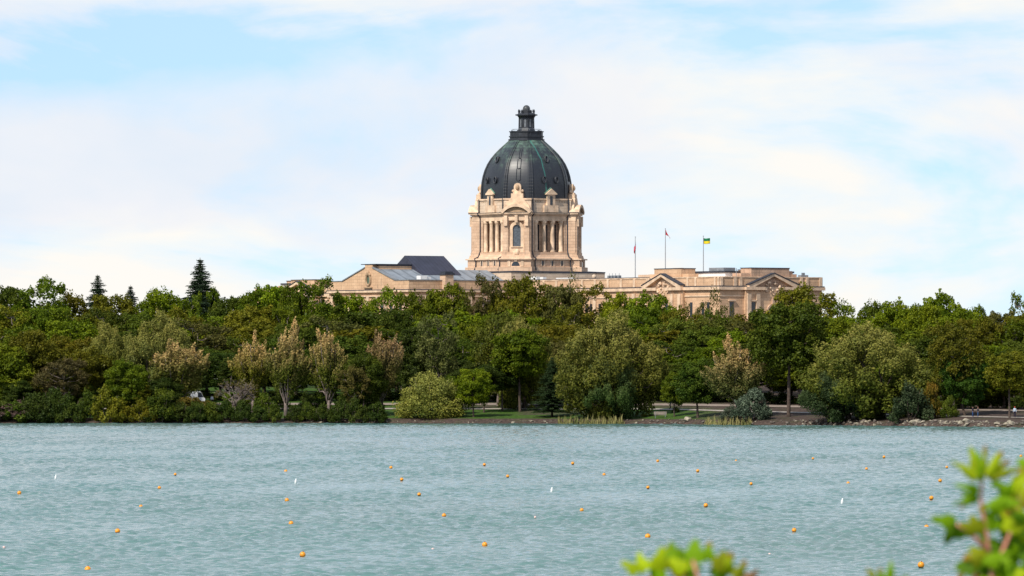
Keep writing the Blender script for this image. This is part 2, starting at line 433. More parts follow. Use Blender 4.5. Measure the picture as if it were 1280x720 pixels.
# drum
mb = MB()
mb.prism(outl(9.9, 12.3, 3.5), 29.9, 30.85)
mb.prism(outl(9.5, 11.8, 3.2), 30.85, 32.35)
mb.prism(outl(9.2, 11.6, 3.15), 32.6, 33.3, outl(8.9, 11.4, 3.05))
mb.prism(outl(8.7, 11.2, 3.0), 33.3, 33.9)
mb.prism(octo(7.0, 4.5), 33.9, 40.4)                 # wall behind the columns
drum = P(mb, 'drum', 'stone')
mb = MB(); mb.prism(outl(9.9, 12.25, 3.45), 32.35, 32.6)
mb.prism(outl(8.45, 10.95, 2.95), 40.4, 41.55)
mb.prism(outl(8.8, 11.25, 3.2), 41.55, 41.8); mb.prism(outl(9.05, 11.5, 3.4), 41.8, 42.05)
P(mb, 'cornice', 'trim', drum)
mb = MB(); mb.prism(outl(8.7, 9.9, 2.9), 42.05, 44.7); P(mb, 'attic', 'stone_pale', drum)
mb = MB(); mb.prism(outl(8.9, 10.1, 3.0), 44.7, 45.0)
P(mb, 'coping', 'trim', drum)
mb = MB(); mb.prism(outl(9.12, 11.57, 3.45), 42.05, 42.12); P(mb, 'flashing_strip', 'flash', drum)
# main faces
for k in range(4):
    ang = k*math.pi/2
    def place(mb, st=0): return mb.rot(st, ang)
    for sgn in (-1, 1):
        mb = MB(); mb.box(6.9, 8.4, min(sgn*3.75, sgn*4.5), max(sgn*3.75, sgn*4.5), 33.9, 40.4)
        P(place(mb), 'pier', 'stone', drum)
    for y in (-3.15, -1.05, 1.05, 3.15):
        mb = MB(); mb.lathe([(0.55, 33.9), (0.55, 34.15), (0.44, 34.3), (0.45, 36.5), (0.39, 39.6), (0.42, 39.75), (0.56, 39.95), (0.56, 40.4)], 14, (8.0, y, 0))
        P(place(mb), 'column', 'trim', drum, True)
    for y in (-2.1, 0, 2.1):
        mb = MB(); mb.box(6.9, 7.03, y-0.5, y+0.5, 34.4, 39.6)
        w = P(place(mb), 'window', 'glass', drum)
        # shallow arched soffit above each opening
        mb = MB(); pts = [(-1.05, 0)]+[(-0.62*math.cos(t), -0.0+0.5*math.sin(t)-0.35) for t in [math.pi*i/8 for i in range(9)]]+[(1.05, 0)]
        mb.extr(pts, (7.5, y, 40.39), (0, 1, 0), (0, 0, 1), (1, 0, 0), 0.85)
        P(place(mb), 'arch', 'trim', drum)
    for y in (-2.4, 0, 2.4):
        mb = MB(); mb.box(9.45, 9.52, y-0.24, y+0.24, 31.1, 32.1); P(place(mb), 'slit_window', 'glass', drum)
        mb = MB()
        mb.box(9.45, 9.62, y-0.5, y-0.26, 30.95, 32.3); mb.box(9.45, 9.62, y+0.26, y+0.5, 30.95, 32.3)
        PS(place(mb), 'window_jamb', 'stone_pale', drum)
    # attic dormer with a narrow window and a green copper roof
    mb = MB(); mb.box(8.3, 9.15, -1.0, 1.0, 42.15, 45.8); mb.box(8.6, 9.2, -1.75, -1.02, 42.15, 43.6); mb.box(8.6, 9.2, 1.02, 1.75, 42.15, 43.6)
    mb.extr([(-1.35, 45.8), (1.35, 45.8), (1.35, 46.0), (0, 47.0), (-1.35, 46.0)], (8.5, 0, 0), (0, 1, 0), (0, 0, 1), (1, 0, 0), 0.9)
    P(place(mb), 'attic_gable', 'trim', drum)
    mb = MB(); mb.extr([(-1.45, 46.02), (0, 47.08), (1.45, 46.02), (1.45, 46.17), (0, 47.25), (-1.45, 46.17)], (7.0, 0, 0), (0, 1, 0), (0, 0, 1), (1, 0, 0), 2.0)
    P(place(mb), 'gable_roof', 'copper_green', drum)
    mb = MB(); mb.box(9.1, 9.2, -0.3, 0.3, 43.7, 45.5); P(place(mb), 'attic_window', 'glass', drum)
    # small dentil openings under the coping
    mb = MB()
    for y in (-3.6, -3.0, -2.4, 2.4, 3.0, 3.6): mb.box(8.6, 8.73, y-0.13, y+0.13, 44.25, 44.5)
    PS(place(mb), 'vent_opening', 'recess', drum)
# diagonal bays with a segmental pediment
for k in range(4):
    ang = k*math.pi/2+math.pi/4
    def place(mb): return mb.rot(0, ang)
    mb = MB()
    for sg in (-1, 1):
        mb.box(7.5, 10.9, min(sg*1.55, sg*2.9), max(sg*1.55, sg*2.9), 33.9, 40.4)
        mb.box(10.9, 11.15, min(sg*1.75, sg*2.7), max(sg*1.75, sg*2.7), 33.9, 40.4)
    mb.box(7.5, 10.3, -1.55, 1.55, 33.9, 40.4)
    PS(place(mb), ['bay_pier', 'bay_pilaster', 'bay_pier', 'bay_pilaster', 'bay_wall'], 'stone', drum)
    mb = MB()   # arched window surround
    for sg in (-1, 1): mb.box(10.3, 10.65, min(sg*0.85, sg*1.5), max(sg*0.85, sg*1.5), 33.9, 38.7)
    pts = [(-1.5, 38.7)]+[(-1.5*math.cos(t), 38.7+1.5*math.sin(t)) for t in [math.pi*i/12 for i in range(1, 12)]]+[(1.5, 38.7)]+[(0.85*math.cos(t), 38.7+0.85*math.sin(t)) for t in [math.pi*i/12 for i in range(13)]]
    n = len(pts); mb.extr(pts, (10.3, 0, 0), (0, 1, 0), (0, 0, 1), (1, 0, 0), 0.35)
    P(place(mb), 'arch_surround', 'trim', drum)
    mb = MB(); pts = [(-0.8, 35.1), (0.8, 35.1)]+[(0.8*math.cos(t), 38.7+0.8*math.sin(t)) for t in [math.pi*i/10 for i in range(11)]]
    mb.extr(pts, (10.28, 0, 0), (0, 1, 0), (0, 0, 1), (1, 0, 0), 0.09); P(place(mb), 'arched_window', 'leadglass', drum)
    mb = MB(); mb.box(10.3, 10.8, -1.5, 1.5, 33.9, 35.0); mb.box(10.3, 11.0, -1.2, 1.2, 34.85, 35.05)
    mb.box(10.9, 11.35, -0.3, 0.3, 40.0, 41.5)
    for sg in (-1, 1): mb.box(10.9, 11.5, sg*2.2-0.35, sg*2.2+0.35, 39.3, 41.4)
    PS(place(mb), ['window_apron', 'window_sill', 'keystone', 'bracket'], 'trim', drum)
    # segmental (curved) pediment
    mb = MB(); r1, r2 = 3.75, 3.2
    t0 = R(38)
    A = [R(38)+(math.pi-2*R(38))*i/14 for i in range(15)]
    zc = 42.05-r1*math.sin(t0)+0.1
    pts = [(r1*math.cos(a)*1.1, zc+r1*math.sin(a)*1.12-0.2) for a in A]+[(r2*math.cos(a)*1.1, zc+r2*math.sin(a)*1.12-0.2) for a in reversed(A)]
    mb.extr(pts, (9.6, 0, 0), (0, 1, 0), (0, 0, 1), (1, 0, 0), 2.1)
    P(place(mb), 'curved_pediment', 'trim', drum)
    mb = MB(); pts = [(r2*math.cos(a)*1.08, zc+r2*math.sin(a)*1.1-0.2) for a in A]
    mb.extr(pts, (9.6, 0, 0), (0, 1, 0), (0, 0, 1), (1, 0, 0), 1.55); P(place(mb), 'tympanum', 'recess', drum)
    # sloping shoulders above and cartouche finial
    mb = MB(); mb.extr([(-2.9, 42.1), (2.9, 42.1), (2.6, 43.4), (1.2, 45.2), (-1.2, 45.2), (-2.6, 43.4)], (8.6, 0, 0), (0, 1, 0), (0, 0, 1), (1, 0, 0), 1.9)
    mb.box(8.9, 10.4, -1.25, 1.25, 45.2, 46.0); mb.box(9.0, 10.2, -0.85, 0.85, 46.0, 46.3)
    P(place(mb), 'shoulder', 'trim', drum)
    mb = MB(); mb.sphere((9.9, 0, 43.9), 0.55, 10, 6); mb.sphere((9.9, -0.6, 43.6), 0.4, 8, 5); mb.sphere((9.9, 0.6, 43.6), 0.4, 8, 5)
    A = [math.pi*i/10 for i in range(11)]
    pts = [(-0.75, 46.3), (0.75, 46.3)]+[(0.75*math.cos(a), 47.4+0.75*math.sin(a)) for a in A]
    mb.extr(pts, (9.2, 0, 0), (0, 1, 0), (0, 0, 1), (1, 0, 0), 0.7)
    for sg in (-1, 1): mb.sphere((9.5, sg*0.95, 46.5), 0.33, 8, 6)
    PS(place(mb), ['carved_boss', 'carved_boss', 'carved_boss', 'cartouche', 'scroll', 'scroll'], 'trim', drum)
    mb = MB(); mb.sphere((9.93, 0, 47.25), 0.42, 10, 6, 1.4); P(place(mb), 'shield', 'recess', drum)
    mb = MB(); pts = [(-0.85, 31.0), (0.85, 31.0)]+[(0.85*math.cos(a), 31.0+0.95*math.sin(a)) for a in A]
    mb.extr(pts, (11.75, 0, 0), (0, 1, 0), (0, 0, 1), (1, 0, 0), 0.07); P(place(mb), 'lunette_window', 'glass', drum)
    mb = MB(); mb.box(11.75, 11.95, -1.7, -1.1, 30.9, 32.35); mb.box(11.75, 11.95, 1.1, 1.7, 30.9, 32.35); mb.box(11.75, 12.0, -0.3, 0.3, 31.95, 32.7)
    PS(place(mb), ['lunette_jamb', 'lunette_jamb', 'keystone'], 'trim', drum)
    # draped carving below the arched window
    mb = MB(); mb.sphere((11.1, 0.2, 33.9), 0.45, 8, 6, 1.5); mb.sphere((11.1, -0.35, 33.6), 0.35, 8, 6, 1.6)
    PS(place(mb), 'carving', 'trim', drum)
# black pipes down the corners
for k in range(8):
    a = k//2*math.pi/2; sg = 1 if k % 2 else -1
    y = sg*4.42
    mb = MB(); mb.tube([(8.9, y, 45.0), (8.95, y, 42.3), (9.25, y, 42.1), (9.2, y, 41.7), (8.6, y, 41.2), (8.6, y, 34.2), (9.1, y, 33.0), (10.05, y, 32.6), (9.7, y, 32.0), (9.75, y, 31.0), (10.1, y, 30.2)], 0.13, 6)
    mb.rot(0, a); P(mb, 'drainpipe', 'flash', drum)

# dome
DP = [(9.35, 44.95), (9.35, 46.2), (9.32, 47.2), (9.2, 48.5), (8.95, 49.8), (8.55, 51.1), (8.0, 52.3), (7.3, 53.4), (6.4, 54.5), (5.4, 55.5), (4.4, 56.4), (3.5, 57.2)]
def dome_r(z):
    for (r0, z0), (r1, z1) in zip(DP[:-1], DP[1:]):
        if z <= z1: return r0+(r1-r0)*(z-z0)/(z1-z0)
    return 3.5
# octagonal feel: lathe blended with 8 flat facets
def dome_rad(z, th):
    r = dome_r(z)
    edges = sorted([k*math.pi/2+s*R(28) for k in range(4) for s in (-1, 1)])
    th = th % (2*math.pi)
    e = sorted([x % (2*math.pi) for x in edges])
    for i in range(8):
        a0 = e[i]; a1 = e[(i+1) % 8]+(2*math.pi if i == 7 else 0)
        t = th if th >= e[0] else th+2*math.pi
        if a0 <= t <= a1:
            mid = (a0+a1)/2; hw = (a1-a0)/2
            flat = r*math.cos(hw)/math.cos(t-mid)
            return r*0.55+flat*0.45
    return r
mb = MB(); n = 96; zs = []
for (r0, z0), (r1, z1) in zip(DP[:-1], DP[1:]): zs += [z0, (z0+z1)/2]
zs.append(DP[-1][1])
for z in zs:
    for k in range(n):
        th = 2*math.pi*k/n; rr = dome_rad(z, th); mb.v.append((rr*math.cos(th), rr*math.sin(th), z))
for j in range(len(zs)-1):
    for k in range(n): k2 = (k+1) % n; mb.f.append((j*n+k, j*n+k2, (j+1)*n+k2, (j+1)*n+k))
mb.f.append(tuple((len(zs)-1)*n+k for k in range(n)))
me_dome = mb.mesh('dome', M['copper'], BZ, True)
# the copper material reads object z: shift handled by building at BZ offset
dome = bpy.data.objects.new('dome', me_dome); COL.objects.link(dome); dome.parent = bld
dome['label'] = 'dark weathered copper dome with green streak'
for k in range(4):
    for sg in (-1, 1):
        th = k*math.pi/2+sg*R(28)
        mb = MB(); pts = []
        ca, sa = math.cos(th), math.sin(th)
        for wd, out_ in ((-0.42, 0.0), (-0.36, 0.22), (-0.1, 0.22), (-0.08, 0.1), (0.08, 0.1), (0.1, 0.22), (0.36, 0.22), (0.42, 0.0)):
            for z in zs:
                r = dome_r(z)+out_-0.04; sc = 0.55+0.45*dome_r(z)/9.35
                mb.v.append((r*ca-wd*sc*sa, r*sa+wd*sc*ca, z))
        L = len(zs)
        for a in range(7):
            for j in range(L-1): mb.f.append((a*L+j, (a+1)*L+j, (a+1)*L+j+1, a*L+j+1))
        P(mb, 'rib', 'copper', dome, False)
    # drop ornament on the diagonal panels
    th = k*math.pi/2+math.pi/4; ca, sa = math.cos(th), math.sin(th)
    mb = MB()
    for z0, z1, w in ((49.0, 51.2, 0.42), (51.5, 53.2, 0.36), (53.6, 55.2, 0.2)):
        for sgn in (-1, 1):
            pp = []
            for i in range(7):
                z = z0+(z1-z0)*i/6; r = dome_rad(z, th)+0.06; wd = sgn*w
                pp.append((r*ca-wd*sa, r*sa+wd*ca, z))
            mb.tube(pp, 0.07, 5)
        pp = []
        for i in range(9):
            a = math.pi*i/8; z = z0-0.35*math.sin(a); r = dome_rad(z, th)+0.08; wd = w*math.cos(a); pp.append((r*ca-wd*sa, r*sa+wd*ca, z))
        mb.tube(pp, 0.09, 5)
    PS(mb, 'moulding', 'copper_dark', dome)
    # round dormers
    th0 = k*math.pi/2
    for z, dth in ((53.2, 0), (48.9, -0.17), (48.9, 0.17)):
        th = th0+dth; r = dome_rad(z, th); ca, sa = math.cos(th), math.sin(th)
        slope = math.atan2(dome_r(z-0.5)-dome_r(z+0.5), 1.0)
        mb = MB(); pts = []
        for i in range(17):
            a = 2*math.pi*i/16; w_ = 0.36*math.cos(a); zz = 0.58*math.sin(a)-(0.12 if math.sin(a) < -0.5 else 0)
            rr = r+0.36-math.sin(slope)*zz*0.5
            pts.append((rr*ca-w_*sa, rr*sa+w_*ca, z+zz))
        mb.tube(pts, 0.13, 6)
        for i in range(16):
            x0, y0, z0 = pts[i]; x1, y1, z1 = pts[i+1]
            mb.add([(x0, y0, z0), (x1, y1, z1), (x1-ca*0.6, y1-sa*0.6, z1), (x0-ca*0.6, y0-sa*0.6, z0)], [(0, 1, 2, 3)])
        P(mb, 'dormer', 'copper_dark', dome)
        mb = MB(); mb.add([(x-ca*0.1, y-sa*0.1, zq) for x, y, zq in pts[:16]], [tuple(range(16))])
        P(mb, 'dormer_window', 'glass', dome)
# lantern
mb = MB()
o8 = lambda r: octo(r*0.92, r*0.45)
mb.prism(octo(3.25, 1.9), 57.1, 57.5); mb.prism(octo(3.0, 1.75), 57.5, 57.9); mb.prism(octo(3.15, 1.85), 57.9, 58.15)
mb.prism(octo(2.95, 1.75), 58.15, 58.95); mb.prism(octo(3.1, 1.85), 58.95, 59.15)
for k in range(8):
    a = k*math.pi/4+math.pi/8; mb.box(2.9, 3.2, -0.25, 0.25, 57.9, 59.3); mb.rot(len(mb.v)-8, a)
mb.prism(octo(1.75, 0.75), 59.1, 59.8, octo(1.55, 0.66)); mb.prism(octo(1.42, 0.6), 59.8, 61.9); mb.prism(octo(1.5, 0.64), 61.9, 62.4, octo(1.8, 0.8))
mb.prism(octo(2.1, 1.0), 62.4, 62.65); mb.prism(octo(1.9, 0.85), 62.65, 62.95, octo(1.2, 0.5)); mb.prism(octo(1.1, 0.45), 62.95, 63.5)
for k in range(8):
    a = k*math.pi/4+math.pi/8; mb.tube([(1.55*math.cos(a), 1.55*math.sin(a), 59.3), (1.5*math.cos(a), 1.5*math.sin(a), 61.9)], 0.16, 6)
lantern = P(mb, 'lantern', 'copper_dark')
mb = MB(); mb.sphere((0, 0, 63.8), 0.78, 16, 12); P(mb, 'ball', simple('ball_metal', (0.075, 0.08, 0.085), 0.4, noise=0.3), lantern, True)
for k in range(8):
    a = k*math.pi/4+math.pi/8
    mb = MB(); mb.lathe([(0.14, 62.7), (0.1, 63.0), (0.17, 63.2), (0.12, 63.5), (0.02, 63.75)], 8, (1.65*math.cos(a), 1.65*math.sin(a), 0)); P(mb, 'finial', 'copper_dark', lantern)
    a = k*math.pi/4; mb = MB(); mb.box(1.41, 1.45, -0.2, 0.2, 60.0, 61.6); mb.rot(0, a); P(mb, 'lantern_window', simple('lantern_glass', (0.16, 0.17, 0.19), 0.3), lantern)
mb = MB()
for k in range(8):
    a = k*math.pi/4+math.pi/8; b = a+math.pi/4
    mb.tube([(3.1*math.cos(a), 3.1*math.sin(a), 59.55), (3.1*math.cos(b), 3.1*math.sin(b), 59.55)], 0.03, 4)
    mb.tube([(3.1*math.cos(a), 3.1*math.sin(a), 59.1), (3.1*math.cos(a), 3.1*math.sin(a), 59.55)], 0.03, 4)
P(mb, 'railing', 'greymetal', lantern)

# wings -----------------------------------------------------------------
def win_box(par, fx, x0, x1, y0, y1, z0, z1, mat='glass'):
    mb = MB(); mb.box(x0, x1, y0, y1, z0, z1); return P(mb, 'window', mat, par)
def long_wing(sgn):
    """wing along local +x (sgn=1) or -x (sgn=-1)"""
    X = lambda a: sgn*a
    def bx(mb, x0, x1, y0, y1, z0, z1): mb.box(min(X(x0), X(x1)), max(X(x0), X(x1)), y0, y1, z0, z1)
    dz = 0.0 if sgn > 0 else -0.7
    mb = MB(); bx(mb, 11.7, 61, -11, 11, 7, 25.3); bx(mb, 61, 86.2, -12.5, 12.5, 7, 25.3)
    bx(mb, 61.1, 74.5, -13.1, -12.5, 7, 25.3); bx(mb, 61.1, 74.5, 12.5, 13.1, 7, 25.3); bx(mb, 86.2, 86.8, -6.6, 6.6, 7, 25.3)
    w = P(mb, 'wing', 'stone_warm')
    mb = MB(); bx(mb, 11.7, 61.0, -11.4, 11.4, 25.3, 25.9)
    bx(mb, 60.6, 86.7, -13.0, 13.0, 25.3, 25.9)
    for sd in (-1, 1): bx(mb, 61.0, 66.0, min(sd*13.0, sd*13.7), max(sd*13.0, sd*13.7), 25.3, 25.9); bx(mb, 69.6, 74.6, min(sd*13.0, sd*13.7), max(sd*13.0, sd*13.7), 25.3, 25.9)
    bx(mb, 86.7, 87.4, -6.8, -2.2, 25.3, 25.9); bx(mb, 86.7, 87.4, 2.2, 6.8, 25.3, 25.9); P(mb, 'cornice', 'trim', w)
    mb = MB(); bx(mb, 11.7, 61.0, -11.35, 11.35, 25.9, 26.12); bx(mb, 60.7, 86.6, -12.9, 12.9, 25.9, 26.12); P(mb, 'flashing', 'flash', w)
    mb = MB(); bx(mb, 11.7, 61.3, -11.0, 11.0, 26.12, 27.75+dz); P(mb, 'parapet', 'stone_warm', w)
    mb = MB(); bx(mb, 61.3, 86.2, -12.5, 12.5, 26.12, 27.75+dz); P(mb, 'parapet', 'stone_warm', w)
    mb = MB(); bx(mb, 11.7, 61.3, -11.1, 11.1, 27.75+dz, 27.95+dz); bx(mb, 61.3, 86.3, -12.6, 12.6, 27.75+dz, 27.93+dz); P(mb, 'coping', 'trim', w)
    mb = MB()
    for i in range(11):
        a = 13.5+4.6*i
        for sd in (-1, 1): bx(mb, a-0.35, a+0.35, min(sd*11, sd*11.2), max(sd*11, sd*11.2), 26.12, 27.75+dz)
    for a in (62, 75.5, 78.2, 84.8, 85.9):
        for sd in (-1, 1): bx(mb, a-0.3, a+0.3, min(sd*12.5, sd*12.68), max(sd*12.5, sd*12.68), 26.12, 27.75+dz)
    for b in (-12.1, -8.8, -7.4, 7.4, 8.8, 12.1): bx(mb, 86.2, 86.38, b-0.3, b+0.3, 26.12, 27.75+dz)
    PS(mb, 'pilaster_strip', 'trim', w)
    # flat roofs
    mb = MB(); bx(mb, 12, 61, -10.6, 10.6, 27.95+dz, 28.1+dz); P(mb, 'flat_roof', 'flash', w)
    # attic blocks
    for sd in (-1, 1):
        mb = MB(); bx(mb, 63.2, 72.5, min(sd*8.6, sd*12.0), max(sd*8.6, sd*12.0), 26.1, 29.6+dz)
        bx(mb, 72.5, 74.7, min(sd*9.4, sd*11.8), max(sd*9.4, sd*11.8), 26.1, 28.6+dz); bx(mb, 61.3, 63.2, min(sd*9.4, sd*11.8), max(sd*9.4, sd*11.8), 26.1, 28.6+dz)
        a = P(mb, 'attic_block', 'stone_warm', w)
        mb = MB(); bx(mb, 63.12, 72.58, min(sd*8.5, sd*12.08), max(sd*8.5, sd*12.08), 29.6+dz, 29.74+dz); P(mb, 'attic_coping', 'flash', w)
    mb = MB(); bx(mb, 82.4, 86.0, -4.65, 4.65, 26.1, 29.6+dz); bx(mb, 82.9, 85.8, -7.0, -4.65, 26.1, 28.6+dz); bx(mb, 82.9, 85.8, 4.65, 5.5, 26.1, 29.1+dz); bx(mb, 82.9, 85.8, 5.5, 6.6, 26.1, 28.5+dz)
    P(mb, 'attic_block', 'stone_worn', w)
    mb = MB(); bx(mb, 82.3, 86.1, -4.75, 4.75, 29.6+dz, 29.74+dz); P(mb, 'attic_coping', 'flash', w)
    # pediments
    def ped(o, ex, en, half, mt):
        ez = (0, 0, 1)
        mb = MB(); mb.extr([(-half+0.6, 25.9), (half-0.6, 25.9), (0, 27.95)], o, ex, ez, en, 0.35); tp = P(mb, 'pediment', mt, w)
        for s_ in (-1, 1):
            mb = MB(); mb.extr([(s_*half, 25.9), (s_*(half-1.3), 25.9), (0, 28.05), (0, 28.55), (s_*0.15, 28.5), (s_*half, 26.25)], o, ex, ez, en, 1.15); P(mb, 'raking_cornice', 'trim', w)
            mb = MB(); mb.extr([(s_*(half+0.1), 26.27), (0, 28.6), (0, 28.74), (s_*(half+0.1), 26.45)], o, ex, ez, en, 1.25); P(mb, 'flashing', 'flash', w)
        # carved relief
        mb = MB(); rr = random.Random(5)
        for i in range(22):
            a = rr.uniform(-half*0.3, half*0.3); zz = 24.4+rr.random()*max(0.2, (3.2*(1-abs(a)/half*1.4)))
            c = Vector(o)+Vector(ex)*a+Vector(en)*0.62; mb.sphere((c.x, c.y, zz), rr.uniform(0.15, 0.32), 7, 5)
        PS(mb, 'relief', 'trim', w)
    for sd in (-1, 1): ped((X(67.8), sd*12.55, 0), (1, 0, 0), (0, sd, 0), 6.65, 'stone')
    ped((X(86.25), 0, 0), (0, 1, 0), (sgn, 0, 0), 6.1, 'stone_worn')
    mb = MB()   # engaged columns / pilasters below the pediments
    for a in (62.0, 64.6, 71.0, 73.6):
        for sd in (-1, 1): bx(mb, a-0.45, a+0.45, min(sd*13.1, sd*13.45), max(sd*13.1, sd*13.45), 10, 24.6)
    for b in (-5.9, -3.7, 3.7, 5.9): bx(mb, 86.8, 87.15, b-0.45, b+0.45, 10, 24.6)
    for i in range(11):
        a = 13.5+4.6*i
        for sd in (-1, 1): bx(mb, a-0.5, a+0.5, min(sd*11, sd*11.35), max(sd*11, sd*11.35), 10, 24.8)
    PS(mb, 'pilaster', 'trim', w)
    mb = MB(); bx(mb, 61, 86.35, -12.65, 12.65, 24.0, 24.25); bx(mb, 11.7, 61, -11.15, 11.15, 24.0, 24.22); P(mb, 'string_course', 'trim', w)
    # windows: three storeys
    rows = [(20.0, 22.9), (15.5, 18.3), (10.5, 13.4)]
    stuffw = MB()
    for sd in (-1, 1):
        for z0, z1 in rows:
            see = sgn > 0 and sd < 0 and z0 > 19
            for i in range(10):
                a = 15.8+4.6*i
                for d in (-0.75, 0.75):
                    mb = MB() if see else stuffw; bx(mb, a+d-0.42, a+d+0.42, min(sd*10.9, sd*11.05), max(sd*10.9, sd*11.05), z0, z1)
                    if see: P(mb, 'window', 'glass', w)
            for a in (66.6, 69.0, 76.6, 80.6, 82.4):
                y = 13.1 if a < 74 else 12.5
                mb = MB() if see else stuffw; bx(mb, a-0.42, a+0.42, min(sd*(y-0.1), sd*(y+0.06)), max(sd*(y-0.1), sd*(y+0.06)), z0, z1)
                if see: P(mb, 'window', 'glass', w)
    for z0, z1 in rows:
        for b in (-9.6, -5.0+0.2, 4.8, 9.6):
            x = 86.8 if abs(b) < 6.6 else 86.2
            see = sgn > 0 and z0 > 19
            mb = MB() if see else stuffw; bx(mb, x-0.1, x+0.06, b-0.5, b+0.5, z0, z1)
            if see:
                P(mb, 'window', 'glass', w)
                mb = MB(); bx(mb, x, x+0.35, b-0.8, b+0.8, z1+0.15, z1+0.4); P(mb, 'window_hood', 'trim', w)
    o_ = P(stuffw, 'lower_windows', 'glass', w); o_['kind'] = 'stuff'
    A = [math.pi*i/12 for i in range(13)]
    mb = MB(); mb.extr([(-1.2, 17.5), (1.2, 17.5)]+[(1.2*math.cos(a), 21.0+1.2*math.sin(a)) for a in A], (X(86.75), 0, 0), (0, 1, 0), (0, 0, 1), (sgn, 0, 0), 0.12); P(mb, 'arched_window', 'blueglass', w)
    mb = MB(); mb.extr([(1.6*math.cos(a), 21.0+1.6*math.sin(a)) for a in A]+[(1.2*math.cos(a), 21.0+1.2*math.sin(a)) for a in reversed(A)], (X(86.8), 0, 0), (0, 1, 0), (0, 0, 1), (sgn, 0, 0), 0.3)
    mb.box(min(X(86.8), X(87.2)), max(X(86.8), X(87.2)), -0.3, 0.3, 22.3, 23.6); PS(mb, ['arch_surround', 'keystone'], 'stone_worn', w)
    # penthouse
    mb = MB(); bx(mb, 63.5, 82.2, -8.3, 8.3, 27.93+dz, 28.75+dz); ph = P(mb, 'penthouse', 'white', w)
    mb = MB(); bx(mb, 63.3, 82.4, -8.5, 8.5, 28.75+dz, 29.1+dz); P(mb, 'penthouse_roof', 'flash', w)
    return w
wE = long_wing(1); wW = long_wing(-1)
mb = MB(); mb.box(80.0-3.4, 81.6, -8.2, -5.4, 29.1, 29.75); P(mb, 'plant_room', 'greymetal', wE)

